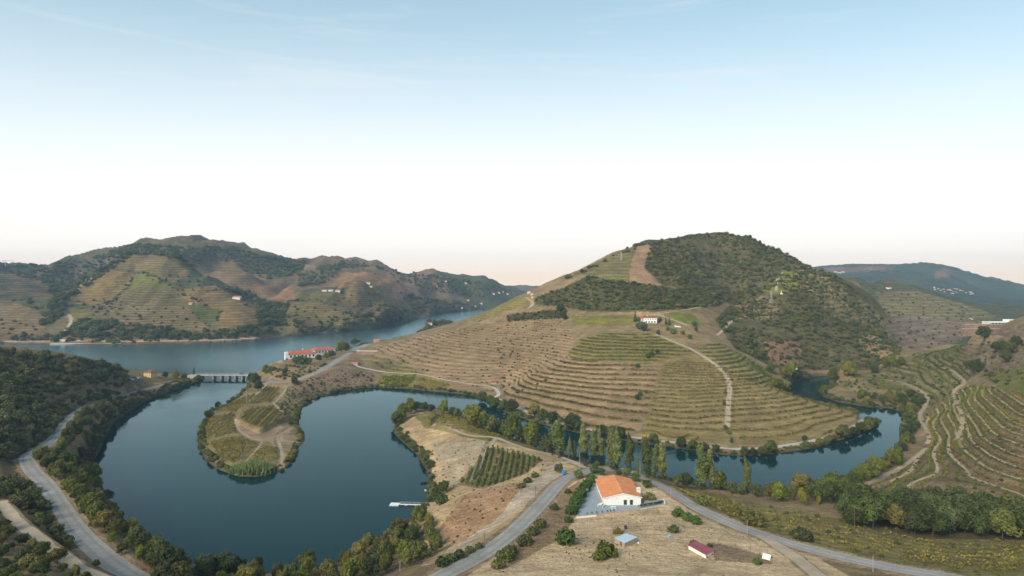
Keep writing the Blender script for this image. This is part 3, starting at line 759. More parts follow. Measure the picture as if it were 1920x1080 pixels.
def leaf_quads(P, Nrm, S, rng, jitter=.55, aspect=.62):
    """one small quad per clump of leaves, its face turned roughly outwards"""
    n = len(P)
    nr = Nrm + rng.normal(0, jitter, (n, 3)); nr /= np.linalg.norm(nr, axis=1, keepdims=True) + 1e-9
    t = rng.normal(0, 1, (n, 3)); t -= nr * (t * nr).sum(1, keepdims=True); t /= np.linalg.norm(t, axis=1, keepdims=True) + 1e-9
    b = np.cross(nr, t)
    s = S[:, None]
    a = P - t * s * .5 - b * s * aspect * .5; bb = P + t * s * .5 - b * s * aspect * .35; c = P + t * s * .42 + b * s * aspect * .5; d = P - t * s * .5 + b * s * aspect * .4
    co = np.stack([a, bb, c, d], 1).reshape(-1, 3)
    return co, np.arange(4 * n).reshape(n, 4)
def cloud(lobes, n, size, rng, jitter=.55, shell=.55, lump=.36):
    vol = np.array([l[3] * l[4] + l[4] * l[5] + l[3] * l[5] for l in lobes]); cnt = (n * vol / vol.sum()).astype(int)
    PP, NN = [], []
    for k, (l, c) in enumerate(zip(lobes, cnt)):
        d = rng.normal(0, 1, (c, 3)); d /= np.linalg.norm(d, axis=1, keepdims=True)
        r = shell + (1 - shell) * rng.random(c) ** .6
        r *= 1 + lump * (2 * vnoise(d[:, 0] * 2.4 + 9 * k, d[:, 1] * 2.4 + d[:, 2] * 1.7 + 5 * k, 31) - 1)
        PP.append(np.array(l[:3]) + d * r[:, None] * np.array(l[3:6])); NN.append(d / np.array(l[3:6]))
    P, Nn = np.vstack(PP), np.vstack(NN)
    Nn /= np.linalg.norm(Nn, axis=1, keepdims=True)
    keep = np.ones(len(P), bool)
    for l in lobes:
        keep &= (((P - np.array(l[:3])) / np.array(l[3:6])) ** 2).sum(1) > .30
    P, Nn = P[keep], Nn[keep]
    S = size * (.6 + .8 * rng.random(len(P)))
    return P, Nn, S
def leaf_mesh(name, P, Nn, S, rng, mat, jitter=.55, aspect=.62):
    co, q = leaf_quads(P, Nn, S, rng, jitter, aspect)
    me = bpy.data.meshes.new(name); fast_mesh(me, co, q, False)
    clump = vnoise(P[:, 0] * .9 + 3, P[:, 1] * .9 + P[:, 2] * .8, 55)
    sh = np.clip(.55 * rng.random(len(P)) + .75 * (clump - .2), 0, 1)
    attr(me, 'shade', 'FLOAT', np.repeat(sh, 4))
    me.materials.append(mat)
    return me
def trunk_mesh(name, h, r, rng, limbs=4, spread=.3, lean=.05):
    mb = MB()
    p = [Vector((rng.normal(0, lean) * h * t, rng.normal(0, lean) * h * t, h * t)) for t in (0, .35, .65, 1)]
    p[0] = Vector((0, 0, -.6))
    rr = [r * 1.25, r, r * .75, r * .35]
    for i in range(3): mb.tube(p[i], p[i + 1], rr[i], rr[i + 1], 7)
    for k in range(limbs):
        a = 2 * math.pi * (k + rng.random() * .6) / max(1, limbs); t = .45 + .4 * rng.random()
        q = p[1].lerp(p[2], min(1, (t - .35) / .3)) if t < .65 else p[2].lerp(p[3], (t - .65) / .35)
        e = q + Vector((math.cos(a) * spread * h, math.sin(a) * spread * h, h * (.18 + .18 * rng.random())))
        mb.tube(q, e, r * .5, r * .15, 5)
    me = mb.mesh(name); me.materials.append(M['bark']); return me

PROTO = {}
def proto_tree(key, h, w, mat, n, size, seed, kind='round'):
    """crown and trunk meshes of one tree, base at the origin, h metres tall and w wide"""
    rng = np.random.default_rng(seed)
    lobes = []
    if kind == 'poplar':
        for k in range(9):
            t = k / 8; rad = w * .5 * (math.sin(math.pi * (.16 + .80 * t)) ** .8) * (.85 + .3 * rng.random())
            lobes.append((rng.normal(0, .09 * w), rng.normal(0, .09 * w), h * (.16 + .77 * t), rad, rad, h * .115))
    elif kind == 'cypress':
        for k in range(6):
            t = k / 5; rad = w * .5 * (1 - .75 * t)
            lobes.append((0, 0, h * (.14 + .76 * t), rad, rad, h * .14))
    elif kind == 'ball':
        lobes = [(0, 0, h - w * .45, w * .5, w * .5, w * .44)]
        for k in range(4):
            a = 2 * math.pi * k / 4 + rng.random(); lobes.append((math.cos(a) * w * .24, math.sin(a) * w * .24, h - w * (.5 - .2 * rng.random()), w * .3, w * .3, w * .28))
    elif kind == 'bush':
        for k in range(5):
            a = 2 * math.pi * k / 5 + rng.random(); rr = w * (.16 + .12 * rng.random())
            lobes.append((math.cos(a) * w * .24, math.sin(a) * w * .24, h * (.30 + .18 * rng.random()), rr * 1.3, rr * 1.3, h * .36))
        lobes.append((0, 0, h * .55, w * .3, w * .3, h * .44))
    else:
        base = h * (.30 if kind == 'round' else .2)
        nl = 7 + int(rng.integers(0, 5))
        for k in range(nl):
            a = 2.4 * k + rng.random() * 1.4; t = k / (nl - 1)
            rad = w * (.14 + .15 * rng.random()) * (1 - .25 * t)
            off = w * .30 * math.sin(math.pi * (.25 + .6 * t)) * (.7 + .5 * rng.random())
            lobes.append((math.cos(a) * off, math.sin(a) * off, base + (h - base) * (.12 + .68 * t), rad, rad, (h - base) * .22 + rad * .2))
        lobes.append((0, 0, base + (h - base) * .5, w * .30, w * .30, (h - base) * .42))
    P, Nn, S = cloud(lobes, n, size, rng)
    S *= np.where(P[:, 2] > h * .96, .6, 1)
    crown = leaf_mesh(key + '_crown', P, Nn, S, rng, mat)
    trunk = None if kind == 'bush' else trunk_mesh(key + '_trunk', h * (.62 if kind != 'ball' else .6), max(.07, h * (.020 if kind != 'ball' else .025)), rng, 0 if kind in ('ball', 'cypress') else 4, .16 if kind != 'poplar' else .05)
    PROTO.setdefault(key, []).append((crown, trunk, h))
for s in range(4):
    proto_tree('dark', 10, 9.5, M['leaf_dark'], 3400, .56, 100 + s)
    proto_tree('olive', 9, 9.0, M['leaf_olive'], 3200, .54, 200 + s)
    proto_tree('light', 11, 9.0, M['leaf_light'], 3200, .54, 300 + s, 'tall')
    proto_tree('poplar', 18, 4.0, M['leaf_poplar'], 4600, .44, 400 + s, 'poplar')
    proto_tree('grey', 5, 5.2, M['leaf_grey'], 800, .55, 500 + s)
    proto_tree('citrus', 3.4, 3.4, M['leaf_citrus'], 900, .32, 600 + s, 'ball')
    proto_tree('bush', 2.6, 3.6, M['leaf_olive'], 520, .46, 700 + s, 'bush')
    proto_tree('scrub', 3.0, 4.2, M['leaf_scrub'], 650, .48, 800 + s, 'bush')
    proto_tree('darkbush', 2.6, 3.6, M['leaf_dark'], 520, .46, 900 + s, 'bush')
    proto_tree('lightbush', 2.6, 3.6, M['leaf_light'], 520, .46, 950 + s, 'bush')
    proto_tree('citrusbush', 2.4, 3.0, M['leaf_citrus'], 700, .36, 980 + s, 'bush')
proto_tree('cypress', 10, 2.6, M['leaf_dark'], 900, .5, 1001, 'cypress')
proto_tree('cypress', 9, 2.2, M['leaf_dark'], 800, .5, 1002, 'cypress')

TREES_AT = []
def tree(name, kind, p, h, label, cat, group=None, wide=1.0, rng=random):
    crown, trunk, hh = rng.choice(PROTO[kind])
    s = h / hh
    if trunk is None:
        o = new_obj(name, crown); o.location = p; o.rotation_euler = (0, 0, rng.random() * 6.28); o.scale = (s * wide, s * wide, s)
        return tag(o, label, cat, group)
    r = root(name, p, rng.random() * 6.28, (s * wide, s * wide * rng.uniform(.85, 1.15), s)); r.rotation_euler = (rng.gauss(0, .05), rng.gauss(0, .05), r.rotation_euler[2])
    new_obj('trunk', trunk, r); new_obj('crown', crown, r)
    TREES_AT.append((p[0], p[1], h))
    return tag(r, label, cat, group)

_roadpts = np.vstack([P[:, :2] for P, w in ROADS.values()])
_roadw = np.concatenate([np.full(len(P), w * .5) for P, w in ROADS.values()])
def off_road(x, y, gap): return bool(np.all(np.hypot(_roadpts[:, 0] - x, _roadpts[:, 1] - y) > _roadw + gap))
def in_poly(x, y, poly):
    c = False; n = len(poly)
    for i in range(n):
        (x0, y0), (x1, y1) = poly[i], poly[(i + 1) % n]
        if (y0 > y) != (y1 > y) and x < (x1 - x0) * (y - y0) / (y1 - y0) + x0: c = not c
    return c
def wet(x, y): return float(zat(x, y)) < .1
def scatter(poly, spacing, tries, seed, dmin=0, gap=1.5, dmax=1e9, keep=None, taken=None):
    """points on the ground inside an outline, no two closer than spacing"""
    poly = ctl(poly) if isinstance(poly, str) else poly
    rg = random.Random(seed); xs = [p[0] for p in poly]; ys = [p[1] for p in poly]
    cell = {} if taken is None else taken; out = []
    for _ in range(tries):
        px, py = rg.uniform(min(xs), max(xs)), rg.uniform(min(ys), max(ys))
        if not in_poly(px, py, poly): continue
        p = at(px, py, dmin)
        if p.y > dmax or p.z < .25: continue
        s = spacing(p) if callable(spacing) else spacing
        k = (int(p.x // s), int(p.y // s))
        if any((p.x - q.x) ** 2 + (p.y - q.y) ** 2 < s * s for i in (-1, 0, 1) for j in (-1, 0, 1) for q in cell.get((k[0] + i, k[1] + j), ())): continue
        if keep and not keep(p, rg): continue
        if gap > 0 and p.y < 900 and not off_road(p.x, p.y, gap): continue
        cell.setdefault(k, []).append(p); out.append(p)
    return out

# masses nobody could count: one object, plants set on its points
def instanced(name, pts, kinds, sizes, label, cat, seed=1, wide=1.0):
    me = bpy.data.meshes.new(name)
    me.from_pydata([tuple(p) for p in pts], [], [])
    rg = np.random.default_rng(seed); n = len(pts)
    hh = np.array([PROTO[k][0][2] for k in kinds])
    which = rg.integers(0, len(kinds), n); var = rg.integers(0, 4, n)
    attr(me, 'pick', 'FLOAT', which * 4 + var)
    sc = np.asarray(sizes) / hh[which]
    attr(me, 'scl', 'FLOAT_VECTOR', np.stack([sc * wide, sc * wide, sc], 1))
    attr(me, 'rot', 'FLOAT_VECTOR', np.stack([np.zeros(n), np.zeros(n), rg.random(n) * 6.28], 1))
    o = new_obj(name, me); tag(o, label, cat, None, 'stuff')
    ng = bpy.data.node_groups.new(name, 'GeometryNodeTree')
    ng.interface.new_socket('Geometry', in_out='INPUT', socket_type='NodeSocketGeometry')
    ng.interface.new_socket('Geometry', in_out='OUTPUT', socket_type='NodeSocketGeometry')
    gi, go = ng.nodes.new('NodeGroupInput'), ng.nodes.new('NodeGroupOutput')
    iop = ng.nodes.new('GeometryNodeInstanceOnPoints')
    coll = bpy.data.collections.new(name + '_set')
    for a, k in enumerate(kinds):
        for b in range(4):
            po = bpy.data.objects.new('%02d%d' % (a, b), PROTO[k][b][0]); coll.objects.link(po)
    ci = ng.nodes.new('GeometryNodeCollectionInfo'); ci.inputs['Collection'].default_value = coll
    ci.inputs['Separate Children'].default_value = True; ci.inputs['Reset Children'].default_value = True
    def na(nm, t):
        q = ng.nodes.new('GeometryNodeInputNamedAttribute'); q.data_type = t; q.inputs['Name'].default_value = nm
        return [s for s in q.outputs if s.enabled and s.name == 'Attribute'][0]
    L = ng.links.new
    L(gi.outputs[0], iop.inputs['Points']); L(ci.outputs[0], iop.inputs['Instance'])
    iop.inputs['Pick Instance'].default_value = True
    L(na('pick', 'FLOAT'), iop.inputs['Instance Index']); L(na('rot', 'FLOAT_VECTOR'), iop.inputs['Rotation']); L(na('scl', 'FLOAT_VECTOR'), iop.inputs['Scale'])
    L(iop.outputs[0], go.inputs[0])
    md = o.modifiers.new('plants', 'NODES'); md.node_group = ng
    return o
# ------------------------------------------------------------------ road surfaces
def ribbon(name, P, width, mat, lift=.06, cols=4, ragged=0.0, seed=0):
    t = np.gradient(P[:, :2], axis=0); t /= np.linalg.norm(t, axis=1, keepdims=True) + 1e-9
    nrm = np.stack([-t[:, 1], t[:, 0]], 1)
    offs = np.linspace(-.5, .5, cols + 1)
    vs, us = [], []
    s = np.concatenate([[0], np.cumsum(np.linalg.norm(np.diff(P[:, :2], axis=0), axis=1))])
    for j, o in enumerate(offs):
        w = width * o
        if ragged and j in (0, cols): w = w * (1 + ragged * fbm(s / 5, s * 0 + 7 * j + seed, 3, seed))
        q = P[:, :2] + nrm * (np.asarray(w)[..., None] if np.ndim(w) else w)
        z = np.maximum(zat(q[:, 0], q[:, 1]), P[:, 2] - .12) + lift
        vs.append(np.column_stack([q, z])); us.append(np.column_stack([np.full(len(P), o), s, s * 0]))
    V = np.stack(vs, 1).reshape(-1, 3); n, k = len(P), cols + 1
    i = (np.arange(n - 1)[:, None] * k + np.arange(cols)).ravel()
    me = bpy.data.meshes.new(name)
    fast_mesh(me, V, np.stack([i, i + k, i + k + 1, i + 1], 1)[:, ::-1])
    attr(me, 'along', 'FLOAT_VECTOR', np.stack(us, 1).reshape(-1, 3))
    return structure(name, me, mat)
def road_mat(name, col, edge, wheel, dark=.8):
    m, nt, b = node_mat(name)
    co = nt.nodes.new('ShaderNodeTexCoord').outputs['Object']
    al = N(nt, 'ShaderNodeAttribute', attribute_name='along').outputs['Vector']
    sx = nt.nodes.new('ShaderNodeSeparateXYZ'); nt.links.new(al, sx.inputs[0])
    ax = mth(nt, 'ABSOLUTE', sx.outputs[0])
    n1 = noise(nt, co, 1.2, 6, .65); n2 = noise(nt, co, .12, 4, .6)
    c = mixc(nt, 1.0, col, maprange(nt, n1, .25, .75, .8, 1.2), 'MULTIPLY')
    c = mixc(nt, 1.0, c, maprange(nt, n2, .3, .7, dark, 1.15), 'MULTIPLY')
    tr = mth(nt, 'ABSOLUTE', mth(nt, 'SUBTRACT', ax, .22))
    c = mixc(nt, mth(nt, 'MULTIPLY', maprange(nt, tr, .03, .12, wheel, 0, True), maprange(nt, n2, .3, .6, .5, 1)), c, mixc(nt, 1.0, c, (.72, .72, .74), 'MULTIPLY'))
    e = mth(nt, 'ADD', ax, maprange(nt, n1, .2, .8, -.05, .05))
    c = mixc(nt, maprange(nt, e, .43, .49, 0, 1, True), c, edge)
    nt.links.new(c, b.inputs['Base Color'])
    b.inputs['Roughness'].default_value = .92
    return m
ASPH = road_mat('worn asphalt', (.30, .285, .265), (.36, .29, .21), .7)
LIP = road_mat('worn terrace path', (.36, .28, .19), (.24, .185, .12), 0.0, .75)
DIRT = road_mat('pale dirt', (.42, .33, .235), (.30, .225, .15), -.0, .8)
CONC = road_mat('pale gravel', (.44, .40, .35), (.36, .29, .21), 0.0, .85)
for k, (P, w) in ROADS.items():
    if k[0] == 't': ribbon('path', P, w, CONC if k in ('t2', 't1') else (LIP if k in ('t5', 't6', 't10', 't20', 't21', 't23', 't24', 't25', 't26') else DIRT), .10, 4, .35, len(P))
    else: ribbon('road', P, w, ASPH if k != 'quay' else CONC, .10, 8)

# ------------------------------------------------------------------ rows of vines
def row_leaves(line, w, h, dens, size, rng):
    L = np.linalg.norm(np.diff(line[:, :2], axis=0), axis=1); s = np.concatenate([[0], np.cumsum(L)])
    n = max(4, int(s[-1] * dens))
    q = rng.random(n) * s[-1]
    gap = .6 * vnoise(q / 2.2, q * 0 + rng.random() * 99, 17) + .4 * vnoise(q / 9, q * 0 + rng.random() * 99, 18)
    q = q[gap > .27]; n = len(q)
    x = np.interp(q, s, line[:, 0]); y = np.interp(q, s, line[:, 1]); z = np.interp(q, s, line[:, 2])
    P = np.column_stack([x + rng.normal(0, w * .33, n), y + rng.normal(0, w * .33, n), z + h * (.25 + .75 * rng.random(n) ** .8) * (.75 + .45 * vnoise(q / 1.7, q * 0, 23))])
    Nn = np.column_stack([rng.normal(0, .5, n), rng.normal(0, .5, n), np.full(n, .9)])
    return P, Nn, size * (.6 + .8 * rng.random(n))
def vine_row(line, w, h, dens, size, mat, label, group, seed, name='vine_hedge'):
    rng = np.random.default_rng(seed)
    P, Nn, S = row_leaves(line, w, h, dens, size, rng)
    if len(P) < 6: return None
    c = line[len(line) // 2]
    o = new_obj(name, leaf_mesh(name, P - c, Nn, S, rng, mat, .5))
    o.location = c
    return tag(o, label, 'vines', group)
def plan_poly(s, dmin=0): return [(p.x, p.y) for p in pts2(s, dmin)]
def lines_across(poly, ang, spacing, jig=.0, seed=0):
    """parallel lines clipped to a plan outline"""
    P = np.array(poly); c, s = math.cos(ang), math.sin(ang)
    a = P @ np.array([c, s]); b = P @ np.array([-s, c]); n = len(P)
    out = []; rg = random.Random(seed)
    v = b.min() + spacing * .6
    while v < b.max():
        xs = []
        for i in range(n):
            b0, b1 = b[i], b[(i + 1) % n]
            if (b0 > v) != (b1 > v): xs.append(a[i] + (v - b0) / (b1 - b0) * (a[(i + 1) % n] - a[i]))
        xs.sort()
        for k in range(0, len(xs) - 1, 2):
            if xs[k + 1] - xs[k] > 4:
                q = np.linspace(xs[k] + rg.random(), xs[k + 1] - rg.random(), max(3, int((xs[k + 1] - xs[k]) / 2)))
                x, y = q * c - v * s, q * s + v * c
                out.append(np.column_stack([x, y, zat(x, y)]))
        v += spacing
    return out
def contours(poly_px, field, levels, dmin, dmax, minlen=14):
    """lines of equal height inside an outline traced in the photo, chained from cell crossings of the ground grid"""
    poly = ctl(poly_px)
    m = in_px(poly_px, dmin, dmax, False)
    rows = np.nonzero(m.any(1))[0]; cols = np.nonzero(m.any(0))[0]
    a, b, c, e = rows[0], rows[-1] + 2, cols[0], cols[-1] + 2
    f, xx, yy, mm = field[a:b, c:e], X[a:b, c:e], Y[a:b, c:e], m[a:b, c:e]
    res = []
    for lv in levels:
        s = f > lv
        nodes = {}; link = {}
        hx = np.argwhere((s[:, :-1] != s[:, 1:]) & mm[:, :-1] & mm[:, 1:]); vx = np.argwhere((s[:-1] != s[1:]) & mm[:-1] & mm[1:])
        for i, j in hx:
            t = (lv - f[i, j]) / (f[i, j + 1] - f[i, j]); nodes[(0, i, j)] = (xx[i, j] + t * (xx[i, j + 1] - xx[i, j]), yy[i, j])
        for i, j in vx:
            t = (lv - f[i, j]) / (f[i + 1, j] - f[i, j]); nodes[(1, i, j)] = (xx[i, j] + t * (xx[i + 1, j] - xx[i, j]), yy[i, j] + t * (yy[i + 1, j] - yy[i, j]))
        cells = {(k[1] - (di if k[0] == 0 else 0), k[2] - (di if k[0] == 1 else 0)) for k in nodes for di in (0, 1)}
        for (i, j) in cells:
            es = [k for k in ((0, i, j), (0, i + 1, j), (1, i, j), (1, i, j + 1)) if k in nodes]
            for p, q in ((es[0], es[1]), (es[2], es[3])) if len(es) == 4 else (((es[0], es[1]),) if len(es) == 2 else ()):
                link.setdefault(p, []).append(q); link.setdefault(q, []).append(p)
        seen = set()
        for st in sorted(link, key=lambda k: len(link[k])):
            if st in seen: continue
            ch = [st]; seen.add(st)
            while True:
                nx = [q for q in link[ch[-1]] if q not in seen]
                if not nx: break
                ch.append(nx[0]); seen.add(nx[0])
            L = np.array([nodes[k] for k in ch])
            if len(L) > 4 and np.linalg.norm(np.diff(L, axis=0), axis=1).sum() > minlen:
                L[1:-1] = .25 * L[:-2] + .5 * L[1:-1] + .25 * L[2:]
                res.append(np.column_stack([L, zat(L[:, 0], L[:, 1])]))
    return res

sd0 = 1000
ORD = ['first', 'second', 'third', 'fourth', 'fifth', 'sixth', 'seventh', 'eighth', 'ninth', 'tenth', 'eleventh', 'twelfth', 'thirteenth', 'fourteenth', 'fifteenth', 'sixteenth', 'seventeenth', 'eighteenth', 'nineteenth', 'twentieth']
ORD += [t + '-' + o for t in ('twenty', 'thirty', 'forty', 'fifty') for o in ORD[:9]]
def plot_rows(lines, w, h, dens, size, mat, label, group, up=''):
    global sd0
    if up: lines = sorted(lines, key=lambda L: L[:, 2].mean())
    elif '{n}' in label:
        flat = abs(np.ptp(lines[0][:, 0])) > abs(np.ptp(lines[0][:, 1]))
        lines = sorted(lines, key=lambda L: L[:, 1].mean() if flat else (L[:, 0] / L[:, 1]).mean())
    for i, L in enumerate(lines):
        sd0 += 1
        vine_row(L, w, h, dens, size, mat, label.replace('{n}', ORD[i] + ' vine row') + (up if up or '{n}' not in label else (', from the near edge' if flat else ', from the left')), group, sd0)
# the young vineyard on the spit, rows running away from the camera
pl = plan_poly('862,905 916,841 1016,861 990,886 908,914')
plot_rows(lines_across(pl, R(87), 2.7, seed=2), .8, 1.6, 30, .48, M['leaf_vgreen'], 'green {n} in the plot beside the bare slope', 'vine rows above the bare slope on the spit')
# round headland
H1 = plan_poly('452,792 455,770 512,760 534,788 490,806')
plot_rows(lines_across(H1, R(100), 3.1, seed=3), .8, 1.4, 14, .55, M['leaf_vine'], 'the {n} on the raised headland terrace', 'vine rows on the raised headland terrace')
H2 = plan_poly('470,745 500,725 524,727 508,755 462,758')
plot_rows(lines_across(H2, R(100), 3.4, seed=4), .9, 1.4, 12, .55, M['leaf_vine'], 'the {n} on the headland neck below the road', 'vine rows on the headland neck')
H3 = plan_poly('384,790 440,775 437,786 445,812 388,826')
plot_rows(lines_across(H3, R(97), 3.2, seed=5), .9, 1.4, 12, .55, M['leaf_vine'], 'the {n} on the outer headland below its terrace', 'vine rows on the outer headland')
H4 = plan_poly('390,832 448,818 486,836 445,872 412,866')
plot_rows(lines_across(H4, R(20), 3.0, seed=6), .9, 1.3, 11, .55, M['leaf_vine'], 'the {n} on the low plot by the reed clump', 'vine rows on the low headland plot')
H5 = plan_poly('488,838 522,840 520,862 480,870 455,874')
plot_rows(lines_across(H5, R(10), 3.0, seed=7), .9, 1.3, 11, .55, M['leaf_vine'], 'the {n} on the square plot at the headland tip', 'vine rows on the square tip plot')
H6 = plan_poly('405,772 462,742 478,742 450,768 440,774')
plot_rows(lines_across(H6, R(40), 3.2, seed=8), .9, 1.3, 9, .6, M['leaf_vine'], 'the {n} on the narrow plot by the headland pole', 'vine rows on the narrow headland plot')
# green plots on the far bank
plot_rows(lines_across(plan_poly('716,706 781,703 769,725 706,722'), R(8), 3.2, seed=9), 1.2, 1.4, 7, .8, M['leaf_vgreen'], 'the {n} in the bright green bank vineyard', 'vine rows of the bright green bank plot')
plot_rows(lines_across(plan_poly('788,706 845,722 830,732 777,727'), R(8), 3.6, seed=10), 1.0, 1.3, 5, .8, M['leaf_vine'], 'the {n} in the yellowing plot beside the green one', 'vine rows of the yellowing bank plot')
# spit top
plot_rows(lines_across(plan_poly('790,785 830,775 880,795 940,818 930,822 850,806'), R(-25), 3.4, seed=11), .9, 1.2, 8, .55, M['leaf_vine'], 'low {n} on the crest of the spit', 'vine rows on the crest of the spit')

FR = .22      # where on a terrace tread the row stands
def level_rows(poly, sp, d0, d1, w, h, dens, size, mat, label, group, every=1, minlen=20):
    m = in_px(poly, d0, d1, False); lo, hi = SPH[m].min(), SPH[m].max()
    lv = [sp * (k + FR) for k in range(int(lo / sp), int(hi / sp) + 1)][::every]
    plot_rows(contours(poly, SPH, lv, d0, d1, minlen), w, h, dens, size, mat, label, group, ', counted up the slope')
level_rows('1082,640 1140,622 1228,628 1298,660 1210,682 1064,680', 2.1, 450, 760, 1.7, 1.7, 9, .8, M['leaf_vgreen'], 'green {n} just below the hilltop farmhouse', 'green terrace rows below the farmhouse')
level_rows('942,737 1060,672 1206,686 1232,690 1228,760 1182,818 1100,806 1000,779', 2.2, 380, 700, 1.7, 1.7, 9, .8, M['leaf_vdark'], 'yellowing {n} on the broad slope above the track', 'yellowing terrace rows on the broad slope')
level_rows('1244,684 1302,668 1360,692 1478,724 1604,774 1578,812 1400,834 1206,818', 1.3, 380, 640, 1.1, 1.3, 4.2, .8, M['leaf_vdark'], 'dense {n} on the field inside the river bend', 'dense vine rows inside the river bend')
level_rows('1305,655 1340,638 1428,688 1460,716 1440,730 1370,702', 2.2, 450, 700, 1.8, 1.7, 9, .8, M['leaf_vgreen'], 'green {n} between the winding track and wooded gully', 'green terrace rows by the gully')
level_rows('1250,912 1330,930 1450,958 1600,985 1760,1018 1920,1024 1920,1075 1800,1072 1600,1035 1400,980', 1.0, 140, 300, .9, 1.0, 4.0, .6, M['leaf_vine'], 'straggling {n} between the road and dark trees', 'straggling vine rows beside the road', minlen=10)
level_rows('1570,722 1640,694 1720,664 1812,646 1826,700 1756,756 1690,760', 2.6, 430, 760, 1.2, 1.5, 5, .8, M['leaf_vgreen'], 'green {n} on the promontory across the bend', 'vine terrace rows on the promontory')
TERR = '1600,935 1640,918 1712,868 1746,828 1730,785 1792,728 1830,722 1930,738 2100,755 2100,950 1900,948 1700,935'
m_ = in_px(TERR, 230, 470, False)
for k in range(int(SPH[m_].min() / 2.9), int(SPH[m_].max() / 2.9) + 1):
    for Lc in contours(TERR, SPH, [2.9 * (k + .34)], 230, 470, 18):
        Pq = Lc.copy()
        for _ in range(5): Pq[1:-1, :2] = .25 * Pq[:-2, :2] + .5 * Pq[1:-1, :2] + .25 * Pq[2:, :2]
        ribbon('path', Pq, 1.6, LIP, .14, 3, .5, k)
for FR in (.02, .66):
    level_rows('1640,925 1712,872 1746,830 1735,785 1792,730 1830,724 1930,738 2000,750 2000,940 1900,945 1700,930', 2.9, 230, 470, 1.2, 1.2, 7.0, .52, M['leaf_vgreen' if FR < .1 else 'leaf_vine'], ('green {n} on the curved terraces' if FR < .1 else 'yellowing {n} on the curved terrace banks'), 'leafy rows on the curved terraces', minlen=12)
# ------------------------------------------------------------------ trees and bushes, group by group
rg = random.Random(5)
TINT = {'dark': 'dark green', 'olive': 'olive green', 'light': 'yellow green', 'scrub': 'dull green'}
def grow(name, pts, kinds, hs, label, cat, group, wide=(.75, 1.3), max_n=None, where=None, by=0):
    """where: phrases for the stretches of the belt, in order of bearing (by=0) or distance (by=1)"""
    pts = sorted(pts, key=lambda p: p.y)
    use = pts[:max_n]
    order = sorted(range(len(use)), key=lambda i: (use[i].x / use[i].y, use[i].y)[by]); rank = {j: q for q, j in enumerate(order)}
    for i, p in enumerate(use):
        k = rg.choice(kinds); t = rg.random() ** 1.25; h = hs[0] + (hs[1] - hs[0]) * t
        lb = '%s %s %s' % ('small' if t < .22 else ('medium' if t < .6 else 'tall'), TINT.get(k, 'green'), label)
        if where: lb += ' ' + where[min(len(where) - 1, rank[i] * len(where) // len(use))]
        tree(name, k, (p.x, p.y, p.z - .15), h, lb, cat, group, rg.uniform(*wide), rg)
    return pts[max_n:] if max_n else []
A = scatter('215,752 262,757 232,772 200,812 181,850 176,880 188,922 212,957 243,998 290,1036 350,1068 300,1090 240,1062 185,1030 150,982 120,932 95,892 70,864 115,835 140,795 165,768', 4.4, 8000, 1, gap=1.2)
grow('broadleaf_tree', A, ['dark', 'olive', 'olive', 'light', 'olive'], (2.8, 6.6), 'tree between lake road and water,', 'tree', 'trees between the lake road and the lake', where=['in the part nearest the camera', 'below the road bend', 'opposite the headland', 'towards the bridge'], by=1)
A = scatter('290,1040 350,1070 450,1083 560,1077 650,1055 700,1026 760,990 800,962 816,1000 826,1040 770,1060 700,1085 560,1135 300,1120', 4.8, 4000, 2, gap=1.5)
grow('broadleaf_tree', A, ['olive', 'light', 'olive', 'dark'], (2.6, 7.4), 'tree on the near lake shore,', 'tree', 'trees on the near lake shore', where=['at the road end', 'below the reed clump', 'in line with the lake middle', 'below the jetty'])
A = scatter('-60,900 0,905 50,880 85,917 110,957 135,997 175,1037 230,1077 180,1072 120,1037 60,987 0,937 -60,880', 3.4, 3600, 3, gap=2.2)
grow('oak_bush', A, ['dark', 'olive', 'scrub'], (1.6, 3.8), 'oak between lake road and dirt track,', 'tree', 'oaks between the two roads', where=['at the lower end', 'in the middle', 'at the upper end'], by=1)
A = scatter('-80,960 0,965 60,1022 130,1072 180,1110 -80,1140', 3.4, 2200, 4, gap=1.6)
grow('oak_bush', A, ['dark', 'olive', 'dark'], (1.6, 3.8), 'oak below the pale dirt track,', 'tree', 'oaks below the dirt track', where=['closest to the camera', 'halfway along', 'farther along'], by=1)
# wooded hillside above the lake road: the nearest bushes singly, the rest as one mass
A = scatter('-120,640 0,658 80,666 150,675 232,692 242,714 215,747 150,762 120,787 95,822 55,847 20,862 -120,860', 3.7, 16000, 6, gap=1.5, dmax=640)
rest = grow('hillside_oak', A, ['scrub', 'scrub', 'dark', 'scrub'], (2.2, 5.6), 'oak bush above the lake road,', 'bush', 'oak bushes on the hillside above the lake road', max_n=290, where=['just over the road bend', 'a little way up the hillside', 'halfway up the hillside', 'well up the hillside', 'near the hill shoulder'], by=1)
rs = np.random.default_rng(3)
instanced('hillside_scrub', rest, ['scrub', 'dark', 'scrub'], 1.8 + 3.6 * rs.random(len(rest)) ** 1.6, 'dense dark scrub covering the hillside above the lake road', 'scrub', 3, 1.1)

